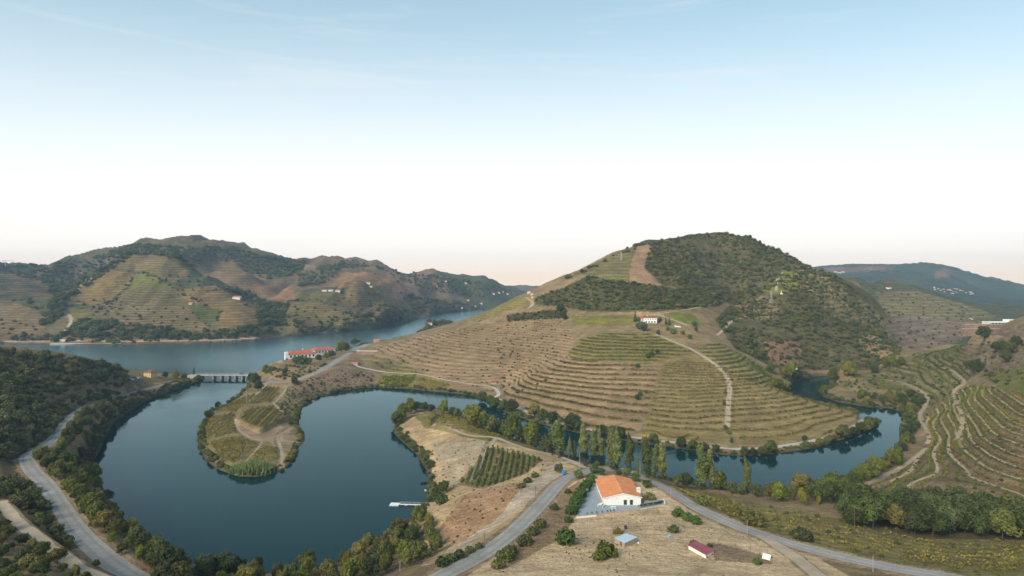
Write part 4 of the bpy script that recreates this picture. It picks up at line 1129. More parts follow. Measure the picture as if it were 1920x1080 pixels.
# single trees: bearing, foot row, top row, kind, name, label
def px_tree(px, foot, top, kind, name, label, cat='tree', group=None, wide=1.0, dmin=0):
    p = at(px, foot, dmin)
    h = (foot - top) / F * p.y * (1.1 if kind == 'poplar' else 1)
    return tree(name, kind, (p.x, p.y, p.z - .15), max(1.2, h), label, cat, group, wide, rg)
POP = [(1048, 858, 788, 1.5), (1067, 861, 822, .9), (1078, 863, 828, .9), (1097, 864, 797, 1.0), (1112, 869, 808, .9), (1127, 868, 806, 1.0), (1144, 876, 806, 1.15), (1157, 879, 810, 1.15), (1180, 882, 817, 1.0), (1197, 889, 858, .8),
       (1212, 894, 822, 1.1), (1228, 895, 834, .9), (1244, 899, 832, 1.0), (1313, 918, 836, 1.05), (1333, 918, 845, 1.0), (1403, 925, 861, .95)]
for i, (px, f, t, w) in enumerate(POP):
    px_tree(px, f, t, 'poplar', 'poplar_tree', 'tall slim poplar, %s along the riverside line counted from the spit' % ORD[i] if i < 15 else 'lone slim poplar at the far end of the riverside line', 'tree', 'poplars along the river', w)
SPIT = [(742, 798, 772, 'olive'), (756, 789, 755, 'light'), (769, 776, 745, 'light'), (782, 772, 752, 'dark'), (797, 771, 753, 'dark'), (808, 773, 757, 'dark'), (831, 776, 749, 'light'), (848, 782, 762, 'dark'), (860, 786, 765, 'olive'),
        (879, 797, 757, 'light'), (893, 802, 760, 'light'), (908, 806, 772, 'dark'), (922, 811, 778, 'olive'), (934, 815, 785, 'dark'), (962, 826, 772, 'light'), (975, 830, 800, 'dark'), (996, 838, 789, 'light'), (1008, 843, 812, 'dark'),
        (1022, 848, 822, 'dark'), (1036, 854, 812, 'olive'), (1350, 919, 880, 'light'), (1270, 912, 888, 'olive'), (1290, 916, 885, 'dark'), (1372, 925, 902, 'dark'), (1388, 928, 906, 'dark'), (1420, 932, 906, 'dark'), (1445, 938, 908, 'olive')]
for (px, f, t, k) in SPIT:
    px_tree(px, f, t, k, 'riverside_tree', '%s leafy tree on the near river bank counted from the spit tip' % ORD[SPIT.index((px, f, t, k))], 'tree', 'leafy trees along the near river bank', 1.0)
FARB = [(905, 757, 733, 'dark'), (918, 763, 740, 'dark'), (930, 767, 744, 'dark'), (943, 771, 748, 'dark'), (962, 775, 747, 'dark'), (1002, 785, 757, 'olive'), (1018, 790, 765, 'dark'), (1037, 797, 770, 'dark'), (1072, 808, 774, 'dark'), (1082, 810, 785, 'dark'),
        (1127, 820, 795, 'dark'), (1150, 823, 800, 'dark'), (1165, 825, 798, 'dark'), (1226, 834, 812, 'dark'), (1276, 842, 817, 'dark'), (1300, 846, 824, 'dark'), (1318, 848, 828, 'dark'), (1340, 850, 832, 'dark'), (1396, 856, 836, 'dark'), (1412, 856, 838, 'dark'),
        (1428, 855, 836, 'dark'), (1446, 853, 825, 'dark'), (1540, 838, 823, 'olive'), (1562, 832, 815, 'olive'), (1582, 826, 796, 'dark'), (1598, 820, 799, 'dark'), (1612, 815, 790, 'dark'), (1626, 810, 786, 'olive'), (1640, 802, 782, 'dark')]
for (px, f, t, k) in FARB:
    px_tree(px, f - 1, t, k, 'riverside_tree', '%s dark tree on the far river bank counted from the lake' % ORD[FARB.index((px, f, t, k))], 'tree', 'dark trees along the far river bank', 1.1)
A = scatter('1598,756 1640,760 1690,764 1704,775 1702,800 1697,832 1676,858 1705,850 1724,805 1716,778 1742,748 1680,738 1610,744', 6.4, 2600, 8, gap=.8)
grow('riverside_tree', A, ['dark', 'olive', 'dark', 'light'], (3.6, 7.5), 'tree round the outer river bend,', 'tree', 'trees round the outer river bend', where=['under the terraces', 'at the elbow of the bend', 'under the promontory'], by=1)
A = scatter('1455,938 1500,922 1550,912 1592,897 1626,888 1668,863 1690,868 1650,897 1600,918 1560,945 1500,950', 5.2, 2600, 9, gap=.6)
grow('riverside_tree', A, ['olive', 'dark', 'light', 'olive'], (3.6, 9.5), 'tree on the near bank of the bend,', 'tree', 'trees at the foot of the terraces', where=['next to the last poplar', 'in the middle', 'below the terraces'])
A = scatter('1582,975 1600,955 1660,948 1760,962 1920,968 2040,975 2040,1006 1850,1010 1740,1006 1660,996 1590,988', 5.2, 3500, 10, gap=.8)
grow('dark_oak', A, ['dark', 'dark', 'dark', 'olive'], (6, 12), 'oak in the belt below the terraces,', 'tree', 'dark oaks in the belt below the terraces', where=['by the wooden pole', 'in its first half', 'in its second half', 'at the edge of the view'])
VAL = [(1484, 706, 678, 'light', 'yellow green tree beside the white hut in the gully mouth'), (1472, 712, 686, 'olive', 'olive green tree at the gully mouth next to the yellow one'), (1497, 712, 692, 'dark', 'dark tree at the gully mouth above the water'),
       (1460, 730, 708, 'olive', 'olive tree at the waterside corner of the green terraces'), (1476, 735, 712, 'olive', 'second olive tree at the waterside corner of the green terraces'), (1561, 714, 690, 'light', 'slim yellow tree at the head of the river bend'), (1590, 706, 676, 'light', 'broad yellow green tree at the head of the river bend'), (1602, 703, 680, 'light', 'yellow green tree merging with the broad one at the river bend'),
       (1660, 690, 668, 'light', 'yellow green tree in the side valley hedge, nearer the bend'), (1675, 688, 667, 'light', 'yellow green tree in the middle of the side valley hedge'), (1690, 686, 668, 'light', 'yellow green tree at the upper end of the side valley hedge'), (1544, 741, 721, 'light', 'low yellow green tree at the waterside tip of the promontory'),
       (1445, 700, 680, 'dark', 'dark tree above the gully mouth by the pale track'), (1640, 700, 684, 'dark', 'dark tree where the wooded slope meets the valley floor'), (1846, 636, 610, 'dark', 'dark tree at the near end of the long stone wall')]
for v in VAL: px_tree(*v[:4], 'valley_tree', v[4], 'tree', None, 1.0)
for i, (px, f, t) in enumerate([(1868, 660, 640), (1880, 662, 638), (1892, 668, 640), (1905, 650, 628), (1885, 680, 655), (1830, 700, 672), (1815, 690, 675)]):
    px_tree(px, f, t, 'dark', 'hill_tree', 'dark tree on the slope under the stone wall and white building', 'tree', 'dark trees under the stone wall')
# bridgehead, headland, quay house
for (px, f, t, k, lb) in [(330, 711, 694, 'light', 'round tree between the yellow house and the bridge'), (363, 708, 689, 'cypress', 'pointed conifer at the end of the bridge'), (310, 709, 696, 'dark', 'dark tree close beside the yellow house'), (345, 712, 700, 'olive', 'small tree by the road before the bridge'), (372, 713, 702, 'olive', 'low tree at the bridge abutment'),
        (470, 716, 698, 'dark', 'dark tree against the headland end of the bridge'), (478, 724, 698, 'dark', 'tall dark tree on the headland next to the bridge'), (484, 733, 712, 'dark', 'dark tree lower down the headland shore from the bridge'), (497, 701, 682, 'light', 'yellow green tree on the point beyond the bridge'), (508, 700, 686, 'olive', 'olive tree beside the lane to the villa'),
        (556, 683, 667, 'citrus', 'round green tree in front of the villa corner'), (566, 684, 666, 'citrus', 'larger round green tree in front of the villa wall'), (640, 660, 638, 'light', 'feathery tree behind the villa garden'), (648, 661, 642, 'olive', 'olive tree next to the feathery tree behind the villa'), (664, 648, 634, 'dark', 'dark tree by the road beyond the villa'), (672, 646, 636, 'olive', 'small tree at the roadside beyond the villa'),
        (577, 683, 669, 'citrus', 'round green tree before the middle of the villa front'), (598, 678, 664, 'dark', 'dark tree at the join of the villa and its wing'), (612, 674, 660, 'olive', 'olive tree in front of the villa wing'), (622, 671, 656, 'dark', 'dark tree at the far end of the villa wing'), (534, 702, 690, 'dark', 'dark bush like tree below the villa lane'), (552, 722, 706, 'olive', 'small tree on the lower side of the road bend')]:
    px_tree(px, f, t, k, 'waterside_tree' if px < 480 else 'garden_tree', lb)
for (px, f, t) in [(392, 786, 768), (398, 774, 762), (408, 764, 752), (384, 795, 783), (428, 757, 749), (436, 752, 744)]:
    px_tree(px, f, t, 'dark', 'shore_bush', 'dark bush on the outer shore of the round headland', 'bush', 'dark bushes on the outer headland shore')
# farm on the hill
for (px, f, t, k, lb) in [(1190, 603, 584, 'cypress', 'slender cypress at the far corner of the hilltop farmhouse'), (1249, 609, 592, 'cypress', 'cypress beside the pool of the hilltop farm, nearer the house'), (1254, 610, 593, 'cypress', 'cypress beside the pool of the hilltop farm, nearer the pool'),
        (1196, 607, 594, 'dark', 'dark tree crowding the gable of the hilltop farmhouse'), (1207, 622, 603, 'grey', 'grey green tree in front of the hilltop farmhouse'), (1200, 618, 602, 'grey', 'second grey green tree in front of the hilltop farmhouse'), (1237, 604, 594, 'olive', 'palm like tree right next to the hilltop farmhouse'),
        (1234, 628, 618, 'dark', 'round dark tree below the hilltop farm by the track'), (1251, 620, 608, 'light', 'yellowish tree in the garden below the hilltop pool'), (1262, 627, 615, 'citrus', 'dark green tree under the hilltop pool wall'), (1302, 612, 602, 'grey', 'grey tree on the shoulder beyond the hilltop pool'),
        (1305, 622, 612, 'dark', 'dark bush on the shoulder beyond the hilltop pool'), (1280, 628, 619, 'olive', 'olive bush on the dry slope below the hilltop pool'), (1293, 636, 626, 'olive', 'lower olive bush on the dry slope below the hilltop pool'), (1050, 586, 568, 'dark', 'dark round tree where the ridge track meets the brown slope'), (1058, 600, 586, 'dark', 'dark tree at the upper corner of the brown slope')]:
    px_tree(px, f, t, k, 'farm_tree', lb)
for (px, f, t, k) in [(1222, 668, 657, 'dark'), (1216, 672, 661, 'dark'), (1232, 663, 654, 'dark'), (1195, 690, 681, 'dark'), (1200, 744, 733, 'dark'), (1195, 750, 739, 'dark'), (1212, 738, 730, 'dark'), (1360, 740, 732, 'grey'), (1358, 760, 753, 'grey'), (1360, 805, 796, 'grey'), (1366, 815, 806, 'grey'), (1372, 830, 820, 'grey'), (1508, 826, 815, 'dark')]:
    px_tree(px, f, t, k, 'vineyard_tree', 'small dark tree standing alone among the vine rows of the big slope', 'tree', 'lone trees among the vines')
# garden of the white house
for (px, f, t, lb) in [(1085, 897, 880, 'clipped round tree alone at the road bend by the white house'), (1113, 888, 873, 'clipped round tree behind the orange roof, nearest the road bend'), (1127, 890, 876, 'clipped round tree behind the orange roof, second from the road bend'), (1116, 879, 867, 'small clipped tree across the drive behind the orange roof'),
        (1160, 890, 878, 'clipped round tree just behind the peak of the orange roof'), (1175, 893, 877, 'clipped round tree behind the far end of the orange roof'), (1192, 903, 885, 'clipped round tree with yellowing leaves beside the orange roof'), (1213, 915, 899, 'clipped round tree standing by the road right of the orange roof')]:
    px_tree(px, f, t, 'citrus', 'clipped_tree', lb, 'tree', 'clipped round trees round the white house')
for i, (px, f, t) in enumerate([(1109, 904, 886), (1101, 913, 896), (1096, 921, 902), (1088, 932, 912), (1083, 942, 921), (1077, 953, 931), (1071, 964, 944)]):
    px_tree(px, f, t, 'citrusbush', 'citrus_bush', '%s citrus bush along the paved yard counted from the road bend' % ORD[i], 'bush', 'citrus bushes along the paved yard', 1.0)
for (px, f, t, k, lb) in [(1066, 979, 966, 'citrusbush', 'small citrus bush below the corner of the yard wall'), (1061, 1020, 988, 'citrusbush', 'big dark bush on the bare slope below the yard'), (1157, 1001, 987, 'lightbush', 'yellow green bush behind the pale blue roofed shed'), (1136, 1042, 1012, 'lightbush', 'ragged yellow bush on the bank beside the pale blue roofed shed'), (1125, 1050, 1030, 'lightbush', 'low yellow bush down the bank from the pale blue roofed shed'),
        (1272, 968, 950, 'citrusbush', 'citrus bush in the roadside hedge, nearest the white house'), (1290, 976, 958, 'citrusbush', 'citrus bush in the middle of the roadside hedge'), (1305, 982, 964, 'citrusbush', 'citrus bush at the lower end of the roadside hedge'), (1218, 938, 922, 'bush', 'grey green shrub beside the white house and its side path'), (1414, 985, 955, 'bush', 'big olive bush on the slope above the road bend pole'),
        (1315, 945, 925, 'bush', 'olive bush on the slope across the road from the hedge'), (1505, 1012, 985, 'darkbush', 'dark bush alone on the dry slope above the road'), (1380, 965, 948, 'bush', 'thin olive bush below the poplars on the dry slope'), (1263, 998, 982, 'darkbush', 'dead looking plant by the blue sheet in the garden'), (1300, 1022, 1010, 'darkbush', 'dark garden shrub behind the maroon shed'), (1330, 1026, 1017, 'darkbush', 'low dark shrub at the far corner of the maroon shed'), (1420, 1058, 1044, 'citrusbush', 'green clump beside the leaning white panel'),
        (1148, 880, 864, 'grey', 'grey green olive tree across the drive, nearer the poplars'), (1128, 872, 857, 'grey', 'grey green olive tree across the drive, second from the poplars'), (1100, 876, 862, 'grey', 'grey green olive tree beside the tall pole at the bend'), (1048, 888, 868, 'grey', 'bare grey shrub beside the blue tank'),
        (823, 938, 918, 'darkbush', 'dark bush at the landing above the jetty'), (814, 925, 905, 'darkbush', 'dark bush between the white boat and the vineyard'), (832, 925, 900, 'dark', 'round dark tree at the foot of the young vineyard'), (828, 945, 926, 'darkbush', 'low dark bush above the jetty gangway')]:
    px_tree(px, f, t, k, 'garden_bush' if 'bush' in k else 'garden_tree', lb, 'bush' if 'bush' in k else 'tree')
for i, (px, f, t) in enumerate([(935, 1065, 1045), (948, 1052, 1026), (958, 1040, 1020), (985, 1022, 1000), (1000, 1002, 985), (1012, 988, 970), (1040, 955, 942), (1065, 925, 915)]):
    px_tree(px, f, t, 'bush', 'verge_bush', '%s scrubby bush on the roadside bank counted up from the picture edge' % ORD[i], 'bush', 'bushes on the roadside bank')
for (px, f, t) in [(845, 1052, 1035), (862, 1045, 1028), (880, 1036, 1022), (828, 1060, 1040), (990, 905, 893), (978, 915, 903), (1003, 895, 884), (898, 1028, 1016)]:
    px_tree(px, f, t, 'darkbush', 'verge_bush', 'dark low bush at the edge of the bare slope left of the road', 'bush', 'low bushes at the edge of the bare slope')

# ------------------------------------------------------------------ undergrowth, scrub and orchards as masses
def shore_pts(pxa, pxb, ya, yb, step, off, seed, near_only=None):
    rr = random.Random(seed); out = []
    P = shore; n = len(P)
    for i in range(n):
        a, b = P[i], P[(i + 1) % n]; L = math.hypot(*(b - a))
        for k in range(max(1, int(L / step))):
            t = rr.random(); q = a + (b - a) * t; nn = np.array([b[1] - a[1], a[0] - b[0]]) / (L + 1e-9)
            for sgn in (1, -1):
                o = rr.uniform(*off); x, y = q + nn * sgn * o
                if y < 60: continue
                px, py = px_of(x, y, 0)
                if pxa < px < pxb and ya < y < yb and float(zat(x, y)) > .12 and (near_only is None or near_only(px, y)):
                    out.append(Vector((x, y, float(zat(x, y)) - .2)))
    return out
def mass(name, pts, kinds, lo, hi, label, cat, seed, wide=1.1):
    if len(pts): instanced(name, pts, kinds, lo + (hi - lo) * np.random.default_rng(seed).random(len(pts)) ** 1.7, label, cat, seed, wide)
mass('bank_shrubbery', shore_pts(365, 600, 300, 640, 2.2, (.5, 3.5), 21), ['scrub', 'bush', 'lightbush'], 1.2, 3.0, 'low green shrubs all along the shore of the round headland', 'shrubs', 21)
mass('bank_shrubbery', shore_pts(600, 1660, 330, 640, 2.4, (.6, 3.6), 22, lambda px, y: True), ['scrub', 'darkbush', 'bush'], 1.3, 3.2, 'undergrowth along both river banks round the bend and spit', 'shrubs', 22)
mass('bank_shrubbery', shore_pts(730, 812, 230, 400, 1.6, (.4, 5.0), 23), ['scrub', 'grey', 'bush', 'darkbush'], 1.2, 2.8, 'grey green shrubs on the lake shore of the spit', 'shrubs', 23)
mass('bank_shrubbery', shore_pts(150, 380, 300, 640, 2.0, (.6, 4.5), 24), ['scrub', 'lightbush', 'darkbush'], 1.4, 3.2, 'undergrowth at the foot of the lake road trees', 'shrubs', 24)
mass('bank_shrubbery', shore_pts(1000, 1560, 230, 330, 2.0, (.8, 6), 25), ['bush', 'darkbush', 'scrub'], 1.2, 2.6, 'undergrowth at the feet of the poplars', 'shrubs', 25)
mass('bank_shrubbery', shore_pts(1500, 1760, 320, 640, 2.0, (.5, 4.5), 26), ['darkbush', 'bush', 'scrub'], 1.5, 3.4, 'undergrowth round the outer river bend', 'shrubs', 26)
mass('far_bank_trees', shore_pts(-60, 900, 760, 2100, 5, (3, 26), 27), ['dark', 'scrub', 'dark'], 3.5, 9, 'line of distant dark trees along the far river bank', 'trees', 27)
F1 = '1224,457 1300,441 1390,436 1460,466 1540,500 1600,540 1640,590 1690,660 1640,692 1500,692 1440,684 1380,652 1345,604 1372,570 1300,548 1244,534 1208,500'
F2 = '1002,570 1010,556 1060,540 1100,520 1180,529 1240,537 1370,561 1340,574 1230,582 1100,582 1060,576'
nz = lambda a, b: (lambda p, r: fbm(p.x / 45, p.y / 45, 3, 61) * .5 + .5 + r.uniform(-.18, .18) > a)
pts = scatter(F1, 3.6, 26000, 31, 560, 0, 1100, nz(.40, 0)) + scatter(F2, 3.6, 9000, 32, 600, 0, 1000, nz(.38, 0))
pts += scatter('955,592 1060,580 1060,596 950,604', 3.2, 900, 33, 600, 0, 900)
mass('hill_scrub', pts, ['scrub', 'scrub', 'bush', 'darkbush'], 1.2, 4.2, 'dark scrub woodland covering the upper slopes of the big hill', 'scrub', 31, 1.15)
mass('skyline_trees', scatter('1060,525 1100,503 1200,456 1300,441 1390,436 1460,466 1560,512 1560,518 1460,474 1390,443 1300,448 1200,464 1100,510', 6, 900, 34, 700, 0, 1100), ['dark', 'scrub'], 2.5, 6, 'scattered small trees along the skyline of the big hill', 'trees', 34)
mass('spur_scrub', scatter('1492,500 1530,500 1640,576 1698,664 1652,626 1562,594 1514,548', 8, 1800, 35, 600, 0, 1000) + scatter('1640,548 1720,550 1860,594 1800,640 1700,662 1670,612', 15, 700, 36, 780, 0, 1500), ['scrub', 'darkbush'], 1.8, 3.6, 'dotted bushes on the terraced spur and the ridge behind it', 'bushes', 35)
BR = '700,654 800,627 1000,600 1058,598 1078,640 1048,682 940,732 860,722 760,700 692,690'
pts = []; r37 = random.Random(37)
m_ = in_px(BR, 500, 860, False)
for k in range(int(SPH[m_].min() / 1.9), int(SPH[m_].max() / 1.9) + 1):
    for Lc in contours(BR, SPH, [1.9 * (k + .3)], 500, 860, 12):
        s_ = np.concatenate([[0], np.cumsum(np.linalg.norm(np.diff(Lc[:, :2], axis=0), axis=1))]); q = r37.random() * 6
        while q < s_[-1]:
            x, y = np.interp(q, s_, Lc[:, 0]) + r37.gauss(0, .5), np.interp(q, s_, Lc[:, 1]) + r37.gauss(0, .5)
            if fbm(x / 40, y / 40, 3, 62) > -.28 and off_road(x, y, .5): pts.append(Vector((x, y, float(zat(x, y)) - .15)))
            q += r37.choice((4.5, 6, 8, 14))
mass('slope_bushes', pts, ['darkbush', 'scrub', 'darkbush', 'bush'], .5, 1.7, 'dark little bushes dotted in lines over the brown slope above the lake', 'bushes', 37)
mass('gully_bushes', scatter('930,640 960,640 990,690 950,730 920,735 940,700', 6, 240, 38, 480, .5, 760) + scatter('1040,690 1080,650 1090,655 1000,735 950,745', 5, 400, 39, 460, .5, 760), ['darkbush', 'grey', 'scrub'], 1.0, 2.4, 'bushes in the gully between the brown slope and the vine terraces', 'bushes', 38)
mass('neck_scrub', scatter('535,735 560,716 640,694 700,702 702,722 610,736 575,752 562,775 566,812 545,800 525,770', 3.6, 1500, 40, 340, .6, 660), ['scrub', 'grey', 'bush'], .9, 2.4, 'scrub on the dry bank between the road bend and the lake', 'scrub', 40)
mass('villa_shrubs', scatter('500,690 540,684 600,688 645,668 655,660 640,676 590,702 540,712 515,712', 4.2, 500, 41, 560, 1.0, 800), ['citrusbush', 'darkbush', 'bush'], 1.2, 2.8, 'garden shrubs on the slope between the villa and the road', 'shrubs', 41)
far_poly = ['180,483 250,459 340,464 400,463 520,484 575,492 565,512 500,524 453,506 437,489 396,489 350,500 300,476 250,478', '91,547 161,516 208,495 250,480 215,502 120,566', '0,500 100,494 180,483 250,457 340,464 330,480 250,478 160,512 100,540 0,505', '400,463 520,484 575,492 560,515 520,520 470,505 430,480', '560,515 600,500 660,488 720,502 640,503 610,532 560,538',
            '480,563 540,572 530,612 485,610', '150,600 210,606 380,624 440,618 480,612 480,634 100,640', '700,500 800,516 900,530 960,545 900,560 800,545', '750,548 800,560 880,582 790,592 770,578', '420,538 470,548 480,560 455,560', '640,608 690,592 760,598 720,612', '560,618 640,612 650,620 560,626', '100,560 120,575 110,600 80,610']
pts = []
for i, s in enumerate(far_poly): pts += scatter(s, lambda p: p.y / 170, 2600, 50 + i, 900, 0, 2600, nz(.3, 0))
mass('far_woods', pts, ['dark', 'scrub', 'darkbush'], 4.0, 9.0, 'patches of dark woodland on the distant hills across the river', 'woods', 50, 1.3)
pts = []
for i, s in enumerate(['182,575 350,578 392,612 380,622 212,610', '224,560 240,580 200,590 150,580 112,566', '0,600 90,612 60,628 0,626', '540,575 664,582 676,592 642,613 540,620', '626,563 690,545 751,566 778,588 700,590', '255,512 360,520 430,548 330,545']): pts += scatter(s, 15, 700, 70 + i, 900, 0, 2300)
for i, s in enumerate(['254,514 248,525 236,540 205,566 175,590 160,615', '262,512 300,522 330,545 360,560 385,575', '404,536 430,548 456,566 480,585', '203,506 165,522 115,562', '414,581 411,597 392,612 380,622', '130,575 122,560 100,545 80,530', '664,582 700,570 735,580', '540,566 600,566 640,575', '30,560 60,575 88,590', '751,536 700,512 650,502', '300,478 340,497 365,510 400,530']):
    L_ = pts2(s, 900)
    for a, b in zip(L_[:-1], L_[1:]):
        for k in range(int((b - a).length / 9)):
            t = rg.random(); q = a.lerp(b, t); x, y = q.x + rg.gauss(0, 3), q.y + rg.gauss(0, 3); pts.append(Vector((x, y, float(zat(x, y)) - .3)))
mass('far_orchard', pts, ['scrub', 'darkbush'], 2.4, 4.6, 'dotted olive trees on the distant terraced slopes', 'trees', 70)
mass('terrace_weeds', scatter('1610,925 1712,870 1744,830 1726,785 1792,728 1830,722 1930,738 2100,755 2100,955 1900,950 1610,950', 3.0, 4200, 44, 230, .3, 470, lambda p, r: not (.26 < (float(zat(p.x, p.y)) / 2.9) % 1 < .5) or r.random() < .12), ['bush', 'lightbush', 'scrub', 'bush'], .5, 1.3, 'weeds and low shrubs on the banks of the curved terraces', 'weeds', 44)
mass('promontory_weeds', scatter('1560,722 1640,692 1720,662 1816,644 1950,640 2000,690 1900,730 1828,704 1760,760 1690,764', 5.4, 1100, 45, 380, .3, 760), ['scrub', 'bush', 'darkbush'], 1.0, 2.6, 'low bushes on the promontory and the slope above it', 'bushes', 45)
mass('dry_slope_weeds', scatter('1240,908 1330,928 1600,980 1920,1020 2000,1090 1800,1076 1600,1038 1400,985', 3.4, 1500, 46, 130, .8, 300), ['bush', 'lightbush', 'scrub'], .5, 1.3, 'dry weeds on the slope between the road and the dark trees', 'weeds', 46)
mass('garden_weeds', scatter('930,1045 1060,960 1080,980 1250,955 1400,1005 1500,1040 1560,1085 1200,1130 900,1100', 1.0, 3600, 47, 100, .6, 240, lambda p, r: fbm(p.x / 9, p.y / 9, 3, 66) + r.uniform(-.3, .3) > .18), ['bush', 'scrub', 'bush'], .08, .36, 'sparse dry tufts on the bare ground round the sheds', 'weeds', 47) 
mass('spit_weeds', scatter('795,850 812,830 900,825 1040,865 1000,900 880,1010 820,1030 806,900', 2.6, 1400, 48, 170, .6, 400), ['bush', 'lightbush', 'scrub'], .15, .7, 'sparse tufts on the sandy spit', 'weeds', 48)

# reeds on the headland tip
rng = np.random.default_rng(77)
c = at(470, 885); n = 1500
t = rng.random(n) * 2 - 1
bx = c.x + t * 10.5 + rng.normal(0, .5, n); by = c.y + rng.normal(0, 2.0, n) * np.sqrt(1 - t * t * .8) + 2.0
bz = zat(bx, by); hh = rng.uniform(2.4, 4.4, n) * (1 - .45 * t * t)
lean = rng.normal(0, .55, (n, 2)); wd = .16
vs = np.empty((n, 4, 3))
vs[:, 0] = np.column_stack([bx - wd, by, bz - .2]); vs[:, 1] = np.column_stack([bx + wd, by, bz - .2])
vs[:, 2] = np.column_stack([bx + lean[:, 0] + wd * 1.4, by + lean[:, 1], bz + hh]); vs[:, 3] = np.column_stack([bx + lean[:, 0] - wd * 1.4, by + lean[:, 1] + .1, bz + hh])
me = bpy.data.meshes.new('reed_clump'); cc = np.array([c.x, c.y, c.z])
fast_mesh(me, vs.reshape(-1, 3) - cc, np.arange(4 * n).reshape(n, 4), False)
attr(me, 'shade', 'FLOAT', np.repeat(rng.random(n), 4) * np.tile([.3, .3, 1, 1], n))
o = new_obj('reed_clump', me, None, M['leaf_reed']); o.location = c
tag(o, 'big clump of green reeds at the tip of the round headland', 'reeds', None, 'stuff')
# ------------------------------------------------------------------ building materials
def roof_mat(name, c0, c1, ribs=2.4, axis=1):
    m, nt, b = node_mat(name)
    co = nt.nodes.new('ShaderNodeTexCoord').outputs['Object']
    sx = nt.nodes.new('ShaderNodeSeparateXYZ'); nt.links.new(co, sx.inputs[0])
    w = mth(nt, 'SINE', mth(nt, 'MULTIPLY', sx.outputs[axis], 2 * math.pi * ribs))
    n1 = noise(nt, co, 1.6, 5, .6); n2 = noise(nt, co, .35, 4, .6)
    c = mixc(nt, maprange(nt, n1, .3, .7, 0, 1), c0, c1)
    c = mixc(nt, 1.0, c, maprange(nt, n2, .3, .7, .82, 1.14), 'MULTIPLY')
    c = mixc(nt, 1.0, c, maprange(nt, w, -1, 0, .82, 1.0), 'MULTIPLY')
    nt.links.new(c, b.inputs['Base Color'])
    bp = nt.nodes.new('ShaderNodeBump'); bp.inputs['Strength'].default_value = .5; bp.inputs['Distance'].default_value = .06
    nt.links.new(w, bp.inputs['Height']); nt.links.new(bp.outputs[0], b.inputs['Normal'])
    return m
M.update(
    white=plain('white render', (.80, .80, .78), .85, .2, .05, .8), cream=plain('cream render', (.62, .55, .38), .9, .1, .08, .8), far_white=plain('far white render', (.72, .70, .66), .9, .1, .06, .3, obj_var=.12),
    tile=roof_mat('orange tiles', (.70, .24, .095), (.78, .32, .145)), tile_x=roof_mat('orange red tiles', (.52, .155, .075), (.42, .13, .07), 2.0, 0), tile_old=plain('old brown tiles', (.24, .12, .08), .9, .1, .25, 1.2), tile_red=plain('red tiles', (.42, .15, .10), .9, .1, .2, .6, obj_var=.25),
    glass=plain('dark glass', (.025, .03, .035), .15, .5, .1), green_glass=plain('green frame', (.03, .05, .045), .3, .4, .1), pave=plain('grey paving', (.30, .33, .37), .85, .2, .08, .5), stone=plain('brown stone', (.26, .185, .145), .95, .1, .3, .8, .6), coping=plain('pale coping', (.46, .36, .29), .95, .1, .1),
    concrete=plain('concrete', (.42, .40, .37), .9, .1, .15, .5), pole=plain('grey pole', (.36, .34, .32), .9, .1, .12), wood=plain('weathered wood', (.16, .12, .09), .9, .1, .25, 2), steel=plain('galvanised', (.42, .44, .46), .55, .4, .1),
    sheet=plain('pale blue sheet roof', (.44, .56, .66), .5, .4, .10, .9), brick=plain('pinkish block', (.42, .31, .25), .95, .1, .15, 2), maroon=roof_mat('maroon sheet roof', (.27, .075, .105), (.31, .09, .12), 1.2, 0), blue=plain('blue plastic', (.02, .22, .55), .5, .4, .1), bluesheet=plain('blue tarpaulin', (.18, .38, .60), .6, .3, .2, 3), purple=plain('dark purple plastic', (.05, .035, .12), .5, .3, .1),
    pool=plain('pool water', (.16, .36, .62), .08, .5, .08), rubber=plain('rubber', (.02, .02, .02), .9, .1, .1), car_white=plain('white car paint', (.75, .76, .78), .3, .5, .03), car_blue=plain('blue car paint', (.05, .12, .35), .3, .5, .03), car_dark=plain('dark car paint', (.04, .04, .05), .3, .5, .03), terracotta=plain('terracotta', (.30, .15, .09), .9, .1, .1), yellow=plain('yellow render', (.58, .46, .22), .9, .1, .08),
)
def ray(px, py, z):
    d = (H - z) * F / (py - HY); return ((px - CX) / F * d, d)
def ring(mb, x0, x1, y, z0, z1, t, axis):
    pass
def window(parent, mat_frame, x, z, w, h, y, face, deep=.06, name='window', mat=None, kind='frame'):
    """frame slightly proud of a wall with a set-back pane; face: 'f' front (-y), 'b', 'l', 'r' with x along the wall and y its plane"""
    def P(a, b, c): return {'f': (a, y - b, c), 'b': (-a, y + b, c), 'r': (y + b, a, c), 'l': (y - b, -a, c)}[face]
    def boxm(a0, a1, b0, b1, c0, c1):
        mb = MB(); p = [P(a0, b0, c0), P(a1, b1, c1)]
        lo = [min(p[0][i], p[1][i]) for i in range(3)]; hi = [max(p[0][i], p[1][i]) for i in range(3)]
        return lo, hi
    f = MB(); t = min(.10, w * .12)
    for a0, a1, c0, c1 in ((x - w / 2, x - w / 2 + t, z, z + h), (x + w / 2 - t, x + w / 2, z, z + h), (x - w / 2 + t, x + w / 2 - t, z, z + t), (x - w / 2 + t, x + w / 2 - t, z + h - t, z + h)):
        lo, hi = boxm(a0, a1, -.05, deep, c0, c1); f.box(lo[0], hi[0], lo[1], hi[1], lo[2], hi[2])
    fo = f.obj(name, mat_frame, parent)
    lo, hi = boxm(x - w / 2 + t, x + w / 2 - t, -.05, deep * .4, z + t, z + h - t)
    MB().box(lo[0], hi[0], lo[1], hi[1], lo[2], hi[2]).obj('pane', mat or M['glass'], fo)
    return fo
